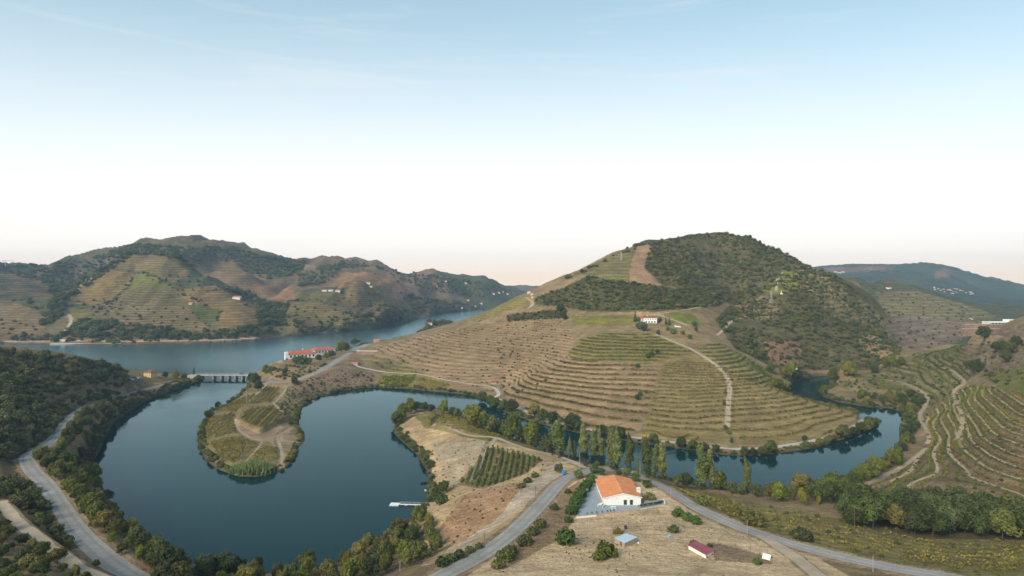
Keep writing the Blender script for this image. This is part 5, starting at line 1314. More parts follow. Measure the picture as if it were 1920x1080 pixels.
def gable_house(name, loc, rz, L, W, hw, hr, wall, roof, label, cat='house', over=.35, windows=(), group=None, hip=0.0, chimney=None):
    """L along x, W along y, ridge along x; windows: (face, along, sill, w, h[, name])"""
    r = root(name, loc, rz)
    tag(r, label, cat, group)
    a, b = L / 2, W / 2
    w = MB()
    hi = 0 if hip else hr
    vs = [(-a, -b, -1.5), (a, -b, -1.5), (a, b, -1.5), (-a, b, -1.5), (-a, -b, hw), (a, -b, hw), (a, b, hw), (-a, b, hw)]
    fs = [(0, 1, 5, 4), (2, 3, 7, 6)]
    if hip: fs += [(1, 2, 6, 5), (3, 0, 4, 7), (4, 5, 6, 7)]
    else:
        vs += [(-a, 0, hw + hr), (a, 0, hw + hr)]; fs += [(1, 2, 6, 9, 5), (3, 0, 4, 8, 7)]
    w.add(vs, fs); w.obj('wall', wall, r)
    k = hr / b; e = over; z0 = hw - k * e; t = .16
    m = MB(); A, B = a + (e if not hip else e), b + e
    if hip:
        rl = max(.3, A - hip * B)
        c = [(-A, -B, z0), (A, -B, z0), (A, B, z0), (-A, B, z0), (-rl, 0, hw + hr), (rl, 0, hw + hr)]
        up = [(x, y, z + t) for x, y, z in c]
        m.add(up, [(0, 1, 5, 4), (2, 3, 4, 5), (1, 2, 5), (3, 0, 4)]); m.add([c[0], c[1], c[2], c[3], up[0], up[1], up[2], up[3]], [(3, 2, 1, 0), (0, 1, 5, 4), (1, 2, 6, 5), (2, 3, 7, 6), (3, 0, 4, 7)])
    else:
        for s in (-1, 1):
            p = [(-A, s * B, z0 + t), (A, s * B, z0 + t), (A, 0, hw + hr + t), (-A, 0, hw + hr + t)]
            m.slab(p if s < 0 else p[::-1], t - .02)
        rl = A
    ro = m.obj('roof', roof, r)
    MB().box(-rl, rl, -.16, .16, hw + hr + t - .08, hw + hr + t + .1).obj('ridge_cap', roof, ro)
    if chimney:
        cx, cyy, ch = chimney
        MB().box(cx - .4, cx + .4, cyy - .3, cyy + .3, hw, hw + ch).box(cx - .5, cx + .5, cyy - .4, cyy + .4, hw + ch, hw + ch + .15).obj('chimney', wall, ro)
    for q in windows:
        f, al, sl, ww, wh = q[:5]
        y = {'f': -b, 'b': b, 'l': -a, 'r': a}[f]
        window(r, M['coping'] if wall is M['stone'] else M['white'], al, sl, ww, wh, y, f, .05, q[5] if len(q) > 5 else 'window')
    return r

# ------------------------------------------------------------------ the white house with the orange roof
z0 = HOUSE_P.z
hx0, hx1, hy0, hy1, hrx = 33.2, 46.6, 231.4, 253.0, 40.2
wh = root('white_house', (hrx, hy0, z0))
tag(wh, 'long white house with a bright orange tiled roof and grey yard', 'house')
x0, x1, L = hx0 - hrx, hx1 - hrx, hy1 - hy0
ew, ew2, er = 2.55, 2.75, 4.15
w = MB(); w.add([(x0, 0, -1), (x1, 0, -1), (x1, L, -1), (x0, L, -1), (x0, 0, ew), (x1, 0, ew2), (x1, L, ew2), (x0, L, ew), (0, 0, er), (0, L, er)], [(0, 1, 5, 8, 4), (2, 3, 7, 9, 6), (1, 2, 6, 5), (3, 0, 4, 7)])
w.obj('wall', M['white'], wh)
ov = .45
rf = MB()
kl, kr = (er - ew) / -x0, (er - ew2) / x1
rf.slab([(x0 - ov, -.12, ew - kl * ov + .16), (0, -.12, er + .16), (0, L + .3, er + .16), (x0 - ov, L + .3, ew - kl * ov + .16)], .14)
rf.slab([(0, -.12, er + .16), (x1 + ov, -.12, ew2 - kr * ov + .16), (x1 + ov, L + .3, ew2 - kr * ov + .16), (0, L + .3, er + .16)], .14)
ro = rf.obj('roof', M['tile'], wh)
MB().box(-.17, .17, -.2, L + .35, er + .10, er + .30).obj('ridge_cap', plain('pale ridge tiles', (.62, .36, .20), .9, .1, .1), ro)
vg = MB()
for (xa, za, xb, zb) in ((x0 - ov - .03, ew - kl * ov, 0, er), (0, er, x1 + ov + .03, ew2 - kr * ov)):
    vg.slab([(xa, -.24, za + .22), (xb, -.24, zb + .22), (xb, -.122, zb + .22), (xa, -.122, za + .22)], .26)
vg.obj('verge', M['white'], ro)
for xx, nm in ((.9, 'door'), (3.1, 'door')):
    window(wh, M['white'], xx - .15, .05, 1.35, 2.05, 0, 'f', .07, nm, M['green_glass'])
for i, (yy) in enumerate((4, 9, 14.5, 19)):
    window(wh, M['white'], -yy, .9, 1.2, 1.1, x0, 'l', .06)
    window(wh, M['white'], yy, .9, 1.2, 1.1, x1, 'r', .06)
for xx in (-2.4, 1.9):
    MB().tube((xx, -.16, 2.5), (xx, -.16, 2.75), .12, .09, 8).box(xx - .05, xx + .05, -.1, .0, 2.55, 2.7).obj('wall_lamp', M['coping'], wh)
MB().box(x0 - .14, x0 - .02, -.05, .08, -.1, ew - .1).obj('downpipe', M['white'], wh)
ch = MB().box(x1 - .2, x1 + 1.0, 5.6, 7.0, 0, 3.6).box(x1 - .3, x1 + 1.1, 5.5, 7.1, 3.6, 3.75)
for a in (0, 1):
    for b in (0, 1): ch.box(x1 - .1 + a * .8, x1 + .1 + a * .8, 5.7 + b, 5.9 + b, 3.75, 4.1)
ch.box(x1 - .3, x1 + 1.1, 5.5, 7.1, 4.1, 4.25).obj('chimney', M['white'], wh)

yard = [ray(1081, 969, z0), ray(1118, 965.5, z0), ray(1150, 961, z0), ray(1200, 954.5, z0), ray(1246, 946.5, z0), ray(1246, 940, z0), ray(1216, 942, z0), (hx1 + .8, 233.5), (hx1 + .8, 254), (33.0, 255), ray(1103, 914, z0)]
o = MB().slab([(x, y, z0 + .06) for x, y in yard], 2.2).obj('yard', M['pave'])
o['kind'] = 'structure'; o.name = 'pavement'
# low white wall along the front of the yard, with pots on it
wl_ = root('yard_wall', (yard[0][0], yard[0][1], z0))
tag(wl_, 'low white wall along the front edge of the grey yard', 'wall')
o0 = Vector((yard[0][0], yard[0][1], 0))
for i in range(4):
    a, b = Vector((*yard[i], 0)), Vector((*yard[i + 1], 0)); d = (b - a).normalized(); nn = Vector((d.y, -d.x, 0))
    mb = MB(); pts = [a + nn * .02, b + nn * .02, b + nn * .30, a + nn * .30]
    mb.slab([tuple(p - o0 + Vector((0, 0, .22)))[:3] for p in pts][::-1], 2.4).obj('wall_section', M['white'] if i in (0, 3) else M['coping'], wl_)
    mb = MB(); pts = [a - nn * .05, b - nn * .05, b + nn * .37, a + nn * .37]
    mb.slab([tuple(p - o0 + Vector((0, 0, .30)))[:3] for p in pts][::-1], .078).obj('coping', M['coping'], wl_)
pots = [(1085, 966.5), (1101, 965), (1110, 964), (1119, 963), (1129, 961.8), (1139, 960.3), (1145, 959.6), (1151, 958.8)]
for i, (px, py) in enumerate(pots):
    x, y = ray(px, py, z0 + .3)
    r = root('flower_pot', (x, y + .05, z0 + .3)); tag(r, 'dark plant pot on the yard wall, %s from its outer corner' % ORD[i], 'plant pot', 'pots along the yard wall')
    MB().tube((0, 0, 0), (0, 0, .34), .14, .2, 8).obj('pot', M['terracotta'], r)
    P_, N_, S_ = cloud([(0, 0, .55, .3, .3, .3)], 60, .16, np.random.default_rng(i)); new_obj('leaves', leaf_mesh('pot_leaves', P_, N_, S_, np.random.default_rng(i), M['leaf_dark']), r)
hx, hy = ray(1196, 953, z0); hx2, hy2 = ray(1244, 944, z0)
P_, N_, S_ = row_leaves(np.array([(hx, hy, z0 + .3), (hx2, hy2, z0 + .3)]), .9, .9, 55, .3, np.random.default_rng(9))
o = new_obj('wall_hedge', leaf_mesh('wall_hedge', P_ - np.array([hx, hy, z0]), N_, S_, np.random.default_rng(9), M['leaf_dark'])); o.location = (hx, hy, z0); tag(o, 'low dark hedge along the yard wall by the side terrace', 'hedge')
def table(px, py, lw, lab, rz=0):
    x, y = ray(px, py, z0); r = root('garden_table', (x, y, z0 + .06), rz); tag(r, lab, 'table')
    MB().box(-lw / 2, lw / 2, -.5, .5, .70, .76).obj('table_top', M['white'], r)
    for sx in (-1, 1):
        for sy in (-1, 1): MB().box(sx * (lw / 2 - .1) - .04, sx * (lw / 2 - .1) + .04, sy * .4 - .04, sy * .4 + .04, 0, .70).obj('leg', M['white'], r)
        b = MB().box(-lw / 2, lw / 2, sx * .95 - .15, sx * .95 + .15, .40, .45)
        for q in (-1, 1): b.box(q * (lw / 2 - .2) - .04, q * (lw / 2 - .2) + .04, sx * .95 - .12, sx * .95 + .12, 0, .40)
        b.obj('bench', M['white'], r)
table(1127, 949, 2.6, 'white table with benches at the corner of the white house', R(62)); table(1150, 954.5, 1.8, 'small white table before the gable of the white house', R(5))
x, y = ray(1101, 923, z0); r = root('satellite_dish', (x, y, z0 + .06)); tag(r, 'white satellite dish at the back corner of the yard', 'satellite dish')
MB().tube((0, 0, 0), (0, 0, 1.1), .05, .05, 6).obj('mast', M['steel'], r)
mb = MB(); vs = [(0, -.02, 1.2)]; fs = []
for k, (rr, dy) in enumerate(((.3, -.05), (.62, -.22))):
    for i in range(14): vs.append((math.cos(i * math.tau / 14) * rr, dy, 1.2 + math.sin(i * math.tau / 14) * rr))
fs += [(0, 1 + i, 1 + (i + 1) % 14) for i in range(14)] + [(1 + i, 15 + i, 15 + (i + 1) % 14, 1 + (i + 1) % 14) for i in range(14)]
mb.add(vs, fs); mb.obj('dish', M['white'], r)
MB().tube((0, -.05, 1.2), (0, -.55, 1.1), .03, .03, 5).box(-.08, .08, -.65, -.5, 1.03, 1.17).obj('receiver', M['rubber'], r)
x, y = ray(1231, 943, z0); r = root('side_terrace', (x, y, z0)); tag(r, 'small raised paved terrace beyond the gable of the white house', 'terrace')
MB().box(-4.6, 2.6, -.9, 1.5, -.5, .55).obj('platform', M['pave'], r); MB().box(2.62, 2.9, -1.1, 1.7, -.9, .9).obj('end_wall', M['white'], r)

# ------------------------------------------------------------------ sheds and clutter on the bare ground
def shed(name, roof_px, zb, hz, wall, roof, label, slope=.25):
    zt = zb + hz
    c = [Vector((*ray(px, py, zt), 0)) for px, py in roof_px]
    ctr = sum(c, Vector()) / 4
    r = root(name, (ctr.x, ctr.y, zb)); tag(r, label, 'shed')
    q = [p - ctr for p in c]; area = sum(q[i].x * q[(i + 1) % 4].y - q[(i + 1) % 4].x * q[i].y for i in range(4))
    if area < 0: q = q[::-1]
    zz = [hz + slope * (p.y / max(abs(v.y) for v in q)) * .5 for p in q]
    MB().slab([(p.x * 1.0, p.y * 1.0, z + .08) for p, z in zip(q, zz)], .08).obj('roof', roof, r)
    iq = [p * .92 for p in q]; m = MB()
    m.add([(p.x, p.y, -.8) for p in iq] + [(p.x, p.y, z - .06) for p, z in zip(iq, zz)], [(i, (i + 1) % 4, (i + 1) % 4 + 4, i + 4) for i in range(4)])
    m.obj('wall', wall, r)
    return r, iq
g1 = at(1172, 1022); s1, q = shed('garden_shed', [(1152, 1008.5), (1174, 1001), (1196, 1007.5), (1171, 1018)], g1.z, 1.5, M['brick'], M['sheet'], 'low block shed with a pale blue sheet roof')
e0, e1 = (q[0], q[1])
lowest = min(range(4), key=lambda i: (q[i] + q[(i + 1) % 4]).y)
a, b = q[lowest], q[(lowest + 1) % 4]; dm = (b - a); mid = a.lerp(b, .62); dn = dm.normalized(); nn = Vector((dn.y, -dn.x, 0))
mb = MB(); c = [mid - dn * .45, mid + dn * .45, mid + dn * .45 + nn * .05, mid - dn * .45 + nn * .05]
mb.slab([(p.x, p.y, 1.25) for p in c][::-1], 1.3).obj('door', M['wood'], s1)
g2 = at(1320, 1040); shed('garden_shed', [(1289, 1022), (1305, 1015), (1340.5, 1031), (1324, 1040.5)], g2.z, 1.1, M['white'], M['maroon'], 'long low shed with a maroon sheet roof', .2)
p = at(1436, 1050); r = root('leaning_panel', p, R(-38)); tag(r, 'leaning white slatted panel propped by the vegetable plot', 'panel')
for k in range(5): MB().add([(-1.1, k * .20, .15 + k * .25), (1.1, k * .20, .15 + k * .25), (1.1, k * .20 + .17, .15 + k * .25 + .21), (-1.1, k * .20 + .17, .15 + k * .25 + .21), (-1.1, k * .20 + .03, .12 + k * .25), (1.1, k * .20 + .03, .12 + k * .25), (1.1, k * .20 + .2, .12 + k * .25 + .21), (-1.1, k * .20 + .2, .12 + k * .25 + .21)], [(0, 1, 2, 3), (7, 6, 5, 4), (0, 4, 5, 1), (2, 6, 7, 3), (1, 5, 6, 2), (3, 7, 4, 0)]).obj('slat', M['white'], r)
for s in (-.8, .8): MB().tube((s, 1.0, 0), (s, .95, 1.35), .05, .05, 5).obj('prop', M['wood'], r)
p = at(1173, 992); r = root('water_barrel', p); tag(r, 'dark purple barrel standing alone on the bare ground', 'barrel')
MB().tube((0, 0, -.1), (0, 0, .45), .42, .48, 12).tube((0, 0, .45), (0, 0, .95), .48, .42, 12).obj('drum', M['purple'], r); MB().tube((0, 0, .95), (0, 0, 1.02), .45, .45, 12).obj('lid', M['rubber'], r)
p = at(1256, 1006); r = root('blue_sheet', p); mb = MB()
vs = []; rr_ = random.Random(4)
for i in range(7):
    for j in range(5): vs.append((-.9 + i * .3, -.6 + j * .3, .12 + .55 * math.exp(-((i - 3) ** 2 / 5 + (j - 2) ** 2 / 3)) + rr_.uniform(-.08, .08)))
mb.add(vs, [(i * 5 + j, (i + 1) * 5 + j, (i + 1) * 5 + j + 1, i * 5 + j + 1) for i in range(6) for j in range(4)])
mb.obj('cover', M['bluesheet'], r); MB().box(-.6, .6, -.4, .4, -.2, .3).obj('load', M['wood'], r); tag(r, 'crumpled blue sheet over a heap in the garden', 'tarpaulin')
for i, (px, py, h) in enumerate([(1287, 1009, 1.3), (1315, 1014, 1.1), (1347, 1021, 1.2), (1379, 1027, 1.1), (1407, 1030, 1.0), (1439, 1042, 1.2)]):
    p = at(px, py); o = MB().tube((0, 0, -.3), (.03, 0, h), .07, .05, 6).obj('fence_post', M['wood']); o.location = p
    tag(o, 'wooden garden post, %s along the plot from the blue sheet' % ORD[i], 'post', 'posts along the vegetable plot')
p = at(1057, 890); r = root('water_tank', p, R(15)); tag(r, 'bright blue plastic tank beside the road bend', 'tank')
MB().tube((0, 0, -.1), (0, 0, 1.5), .85, .85, 16).tube((0, 0, 1.5), (0, 0, 1.85), .85, .35, 16).obj('body', M['blue'], r); MB().tube((0, 0, 1.85), (0, 0, 1.98), .38, .38, 12).obj('lid', M['blue'], r); MB().box(-.35, .35, -.95, -.84, .3, .45).obj('outlet', M['rubber'], r)
p = at(1197, 1019); r = root('gas_bottle', p); MB().tube((0, 0, -.05), (0, 0, .42), .2, .2, 10).tube((0, 0, .42), (0, 0, .56), .2, .08, 10).obj('body', M['white'], r); MB().tube((0, 0, .56), (0, 0, .66), .12, .12, 8).obj('collar', M['steel'], r); tag(r, 'small white bottle lying in wait beside the blue roofed shed'.replace('lying in wait ', ''), 'bottle')

def utility_pole(px, foot, top, label, arm=True, mat='pole'):
    p = at(px, foot); h = (foot - top) / F * p.y
    r = root('utility_pole', p, R(rg.uniform(-40, 40))); tag(r, label, 'pole')
    k = max(.11, p.y * .00042)
    MB().tube((0, 0, -.5), (0, 0, h), k * 1.15, k * .75, 8).obj('post', M[mat], r)
    if arm:
        a = MB().box(-.7, .7, -.05, .05, h - .55, h - .43).obj('crossarm', M[mat], r)
        for s in (-.6, 0, .6): MB().tube((s, 0, h - .43), (s, 0, h - .22), .05, .035, 6).obj('insulator', M['white'], a)
for a in [(908, 1027, 998, 'wooden utility pole with a crossarm beside the climbing road', True, 'wood'), (1004.5, 939, 911, 'utility pole halfway up the climbing road', True, 'wood'), (1087, 879, 852, 'pale pole at the road bend behind the citrus bushes', False), (1200, 895, 866, 'pale pole between the poplars and the orange roof', False), (1258, 939, 911, 'pale concrete pole by the road below the white house', False),
          (1401, 1003, 976, 'pale concrete pole by the road near the vegetable plot', False), (1637, 1072, 1042, 'pale pole on the verge of the lower road', False), (1602, 992, 953, 'dark wooden pole against the oak belt', False, 'wood'), (750, 1072, 1052, 'short pale post among the lakeside trees', False), (462, 757, 733, 'tall pale pole on the headland beside the vine plots', True)]:
    utility_pole(*a)

# ------------------------------------------------------------------ jetty and boats
x, y = ray(740, 945, .45); r = root('floating_jetty', (x, y, 0), R(-4)); tag(r, 'white floating jetty with a square platform on the lake', 'jetty')
for k in range(6): MB().box(-2.0 + k * .68, -2.0 + k * .68 + .64, -1.7, 1.7, .32, .46).obj('plank', M['white'], r)
for s in (-1.2, 1.2): MB().box(-2.1, 2.15, s - .45, s + .45, -.15, .318).obj('float', M['concrete'], r)
gw = MB().box(2.15, 15.5, -.5, .5, .36, .46); gw.obj('gangway', M['white'], r)
for s in (-.5, .5):
    rl = MB().box(2.3, 15.4, s - .03, s + .03, 1.25, 1.32)
    for k in range(7): rl.box(2.4 + k * 2.1, 2.46 + k * 2.1, s - .03, s + .03, .46, 1.25)
    rl.obj('railing', M['steel'], r)
for s in (4.5, 9.0): MB().box(s, s + 1.2, -.6, .6, -.15, .358).obj('float', M['concrete'], r)
def boat(px, py, L, mat, label, rz):
    x, y = ray(px, py, .3); r = root('rowing_boat', (x, y, 0), rz); tag(r, label, 'boat')
    st = [(-.5, .30, .1), (-.2, .5, .0), (.2, .48, 0), (.42, .25, .05), (.5, .02, .15)]; vs = []
    for t, w, k in st: vs += [(t * L, -w * L * .36, .55 + k), (t * L, -w * L * .2, -.15 + k), (t * L, w * L * .2, -.15 + k), (t * L, w * L * .36, .55 + k)]
    fs = [(i * 4 + j, i * 4 + 4 + j, i * 4 + 5 + j, i * 4 + 1 + j) for i in range(4) for j in range(3)] + [(0, 1, 2, 3)]
    MB().add(vs, fs).obj('hull', mat, r)
    for t in (-.25, .1): MB().box(t * L - .12, t * L + .12, -L * .15, L * .15, .30, .35).obj('thwart', M['wood'], r)
boat(803, 919, 3.6, M['white'], 'small white boat moored against the shrubs', R(10)); boat(795, 905, 3.2, M['purple'], 'dark purple boat drawn up to the spit shore', R(25))
p = at(821, 944); r = root('notice_board', p); tag(r, 'small white notice board on the path above the jetty', 'sign')
MB().box(-.55, .55, -.04, .04, .6, 1.4).obj('board', M['white'], r)
for s in (-.4, .4): MB().box(s - .04, s + .04, .05, .13, -.3, 1.3).obj('post', M['steel'], r)

# ------------------------------------------------------------------ bridge
bx0, bx1, by, bz = (362 - CX) / F * 630, (474 - CX) / F * 630, 630.0, 4.3
br = root('road_bridge', ((bx0 + bx1) / 2, by, 0)); tag(br, 'low concrete road bridge on piers across the lake mouth', 'bridge')
Lb = (bx1 - bx0) / 2
MB().box(-Lb, Lb, -4, 4, bz - .65, bz).obj('deck', M['concrete'], br)
for s in (-1, 1):
    rl = MB().box(-Lb, Lb, s * 3.85 - .08, s * 3.85 + .08, bz + .9, bz + 1.0)
    for k in range(16): xx = -Lb + (k + .5) * 2 * Lb / 16; rl.box(xx - .05, xx + .05, s * 3.85 - .07, s * 3.85 + .07, bz, bz + .9)
    rl.obj('railing', M['concrete'], br)
for px in (398.6, 413.5, 427, 440, 453):
    xx = (px - CX) / F * 626 - (bx0 + bx1) / 2
    pr = MB().box(xx - .38, xx + .38, -3.2, 3.2, -5, bz - 1.1).obj('pier', M['concrete'], br); MB().box(xx - .9, xx + .9, -3.9, 3.9, bz - 1.1, bz - .652).obj('pier_cap', M['concrete'], pr)
for s in (-1, 1): MB().box(s * Lb - 4.5, s * Lb + 4.5, -4.4, 4.4, -5, bz - .652).obj('abutment', M['concrete'], br)
MB().box(-Lb, Lb, -3.3, 3.3, bz + .004, bz + .05).obj('roadway', ASPH, br)

# ------------------------------------------------------------------ cars
def car(loc, rz, mat, label):
    r = root('parked_car', loc, rz); tag(r, label, 'car')
    MB().add([(-2.1, -.85, .3), (2.1, -.85, .3), (2.1, .85, .3), (-2.1, .85, .3), (-2.1, -.85, .8), (2.1, -.82, .72), (2.1, .82, .72), (-2.1, .85, .8), (-1.9, -.8, .95), (1.0, -.8, .92), (1.0, .8, .92), (-1.9, .8, .95)],
             [(3, 2, 1, 0), (0, 1, 5, 9, 8, 4), (2, 3, 7, 11, 10, 6), (1, 2, 6, 5), (3, 0, 4, 7), (5, 6, 10, 9), (4, 8, 11, 7), (8, 9, 10, 11)]).obj('body', mat, r)
    cb = MB().add([(-1.7, -.75, .93), (.9, -.75, .90), (.9, .75, .90), (-1.7, .75, .93), (-1.3, -.6, 1.42), (.25, -.6, 1.44), (.25, .6, 1.44), (-1.3, .6, 1.42)], [(0, 1, 5, 4), (1, 2, 6, 5), (2, 3, 7, 6), (3, 0, 4, 7)]).obj('window', M['glass'], r)
    MB().slab([(-1.3, -.6, 1.47), (.25, -.6, 1.49), (.25, .6, 1.49), (-1.3, .6, 1.47)], .05).obj('roof', mat, r)
    for sx in (-1.3, 1.3):
        for sy in (-1, 1): MB().tube((sx, sy * .68, .32), (sx, sy * .9, .32), .32, .32, 10).obj('wheel', M['rubber'], r)
def car_at(px, py, rz, mat, label, dz=.1):
    p = at(px, py); car((p.x, p.y, p.z + dz), rz, mat, label)
car_at(253, 709, R(10), M['car_blue'], 'blue car parked on the forecourt of the yellow house'); car_at(262, 709.5, R(80), M['car_white'], 'white car parked between the blue car and the yellow house'); car_at(246, 713, R(20), M['car_white'], 'white car parked below the blue one'); car_at(318, 719, R(30), M['car_white'], 'white car on the lake road before the bridge')
car(((bx0 + bx1) / 2 + 18, by + 1.6, bz + .05), 0, M['car_dark'], 'dark car crossing the bridge')

# ------------------------------------------------------------------ yellow house by the bridge
p = level(279, 707, 6)
gable_house('yellow_house', (p.x, p.y + 3, p.z), R(-14), 8, 8, 4.3, 2.0, M['yellow'], M['tile_old'], 'pale yellow two storey house with a brown hipped roof by the bridge', hip=.95, windows=[('f', s, b, .9, 1.2) for s in (-2.3, 0, 2.3) for b in (.6, 2.7)] + [('r', s, 2.7, .9, 1.2) for s in (-2, 2)])

# ------------------------------------------------------------------ villa with red roofs
vz = HOTEL_P.z
a = Vector((*ray(541, 673.5, vz), vz)); b = Vector((*ray(594, 670.0, vz), vz)); ang = math.atan2(b.y - a.y, b.x - a.x); Lv = (b - a).length
c = a.lerp(b, .5) + Vector((-math.sin(ang), math.cos(ang), 0)) * 7
W2 = [('f', -Lv / 2 + 2.6 + k * 4.0, 1.2, 2.1, 2.7) for k in range(int(Lv / 4.0))]
v1 = gable_house('villa', c, ang, Lv, 14, 4.9, 3.2, M['white'], M['tile_x'], 'white villa with an orange red roof above the river', 'villa', .6, W2 + [('l', s, 1.2, 1.1, 1.8) for s in (-4, 0, 4)], hip=.9, chimney=(2, 1.5, 4.4))
tw = MB().box(-Lv / 2 - 3.4, -Lv / 2 - .06, -6.8, -2.5, -7, 7.6); t_ = tw.obj('tower', M['white'], v1)
for k in range(4):
    MB().box(-Lv / 2 - 3.0 + (k % 2) * 1.5, -Lv / 2 - 1.9 + (k % 2) * 1.5, -6.86, -6.78, -4.4 + (k // 2) * 3.4, -2.4 + (k // 2) * 3.4).obj('window', M['glass'], t_)
a2 = Vector((*ray(590, 664.5, vz), vz)); b2 = Vector((*ray(629, 661, vz), vz)); ang2 = math.atan2(b2.y - a2.y, b2.x - a2.x); L2 = (b2 - a2).length
c2 = a2.lerp(b2, .5) + Vector((-math.sin(ang2), math.cos(ang2), 0)) * 6
gable_house('villa_wing', c2, ang2, L2, 12, 4.4, 2.9, M['white'], M['tile_red'], 'long rear wing of the villa with a duller red roof', 'villa', .6, [('f', -L2 / 2 + 2.5 + k * 3.8, 1.0, 1.9, 2.3) for k in range(int(L2 / 3.8))], hip=.9)
# terrace wall under the villa
o = MB().slab([(*ray(536, 681, vz - 3), vz - .3), (*ray(600, 678, vz - 3), vz - .3), (*ray(600, 674, vz - 1), vz - .3), (*ray(536, 676, vz - 1), vz - .3)], 6).obj('terrace_wall', M['stone']); tag(o, 'brown stone terrace wall below the villa', 'wall')
# roadside wall beyond the villa
p0, p1 = at(668, 665), at(708, 664); z_ = max(p0.z, p1.z)
r = root('roadside_wall', p0); tag(r, 'brown stone retaining wall with pale coping above the villa road', 'wall')
d = (p1 - p0); Lw = d.length; dn = d.normalized(); nn = Vector((-dn.y, dn.x, 0))
MB().slab([(0, 0, 4.2), tuple(Vector((dn.x, dn.y, 0)) * Lw + Vector((0, 0, 4.2))), tuple(Vector((dn.x, dn.y, 0)) * Lw + nn * .8 + Vector((0, 0, 4.2))), tuple(nn * .8 + Vector((0, 0, 4.2)))], 6).obj('wall_body', M['stone'], r)
MB().slab([(0, 0, 4.7), tuple(Vector((dn.x, dn.y, 0)) * Lw + Vector((0, 0, 4.7))), tuple(Vector((dn.x, dn.y, 0)) * Lw + nn * .8 + Vector((0, 0, 4.7))), tuple(nn * .8 + Vector((0, 0, 4.7)))], .498).obj('coping', M['far_white'], r)

# ------------------------------------------------------------------ hilltop farm with its pool
qz = QUINTA_P.z
gable_house('farmhouse', (QUINTA_P.x + 2.5, QUINTA_P.y + 3.5, qz), R(-8), 12.5, 8, 5.6, 1.4, M['white'], M['tile_old'], 'white two storey farmhouse on the hill among trees', 'farmhouse', .4, [('f', -4.8 + k * 2.4, 3.4, 1.0, 1.3) for k in range(5)] + [('f', -4.2 + k * 2.8, .2, 1.5, 2.2, 'arch_door') for k in range(4)], chimney=(-3, 1, 2.4))
gable_house('farm_annex', (QUINTA_P.x - 4.5, QUINTA_P.y + 9, qz + 1.2), R(20), 9, 6, 3.6, 1.6, M['far_white'], M['tile_red'], 'farm annex with a terracotta roof behind the hilltop farmhouse', 'building', .4, [('f', -2, 1, .9, 1.2), ('f', 2, 1, .9, 1.2)])
r = root('swimming_pool', (POOL_P.x, POOL_P.y, POOL_P.z), R(12)); tag(r, 'blue swimming pool with a pale stone surround on the hill', 'pool')
MB().box(-3.4, 3.4, -6, 6, -.6, .12).obj('surround', M['coping'], r); MB().box(-2.7, 2.7, -5.2, 5.2, .125, .16).obj('water', M['pool'], r); MB().box(3.5, 4.1, -6.4, 6.4, -2, .9).obj('edge_wall', M['white'], r)

# ------------------------------------------------------------------ white winery on its stone walls
def wall_between(name, pxa, pxb, dd, za, zb, mat, label, cat, cop=True, thick=4):
    xa, xb = (pxa - CX) / F * dd, (pxb - CX) / F * dd
    r = root(name, (xa, dd, za)); tag(r, label, cat)
    n = max(1, int((xb - xa) / 6)); st = (xb - xa) / n
    for k in range(n): MB().box(k * st, (k + 1) * st - .05, (k % 2) * .06, thick, -2.2, zb - za).obj('wall_panel', mat, r)
    if cop: MB().box(-.2, xb - xa + .2, -.25, thick, zb - za + .004, zb - za + .35).obj('coping', M['coping'], r)
    return r
ZY = lambda py, dd: H + (HY - py) / F * dd
dw = at(1847, 627, 380).y; print('WALL', dw)
wall_between('stone_wall', 1807, 1888, dw, ZY(626, dw), ZY(617, dw), M['stone'], 'lower tier of the long brown stone wall', 'wall'); wall_between('stone_wall', 1809, 1892, dw + 5, ZY(617, dw + 5), ZY(608.5, dw + 5), M['stone'], 'upper tier of the long brown stone wall', 'wall', True, 4)
dd = dw + 11; xa, xb = (1856 - CX) / F * dd, (1925 - CX) / F * dd; za = ZY(608.2, dd)
r = root('winery', ((xa + xb) / 2, dd, za)); tag(r, 'long low white winery on top of the stone wall', 'building')
hl = (xb - xa) / 2; MB().box(-hl, hl, 0, 10, -6, 1.6).obj('wall', M['white'], r); MB().box(-hl - .3, hl + .3, -1.6, 10.2, 1.605, 2.2).obj('roof', M['white'], r)
for k in range(9): MB().box(-hl + 2.2 + k * 3, -hl + 3.9 + k * 3, -.05, .03, .1, 1.4).obj('window', M['glass'], r)
ub = MB().box(hl - 15.5, hl - 7.2, 1, 9, 2.206, 4.3).obj('upper_storey', M['white'], r)
for k in range(4): MB().box(hl - 14.8 + k * 2, hl - 13.9 + k * 2, .95, 1.03, 2.7, 3.7).obj('window', M['glass'], ub)

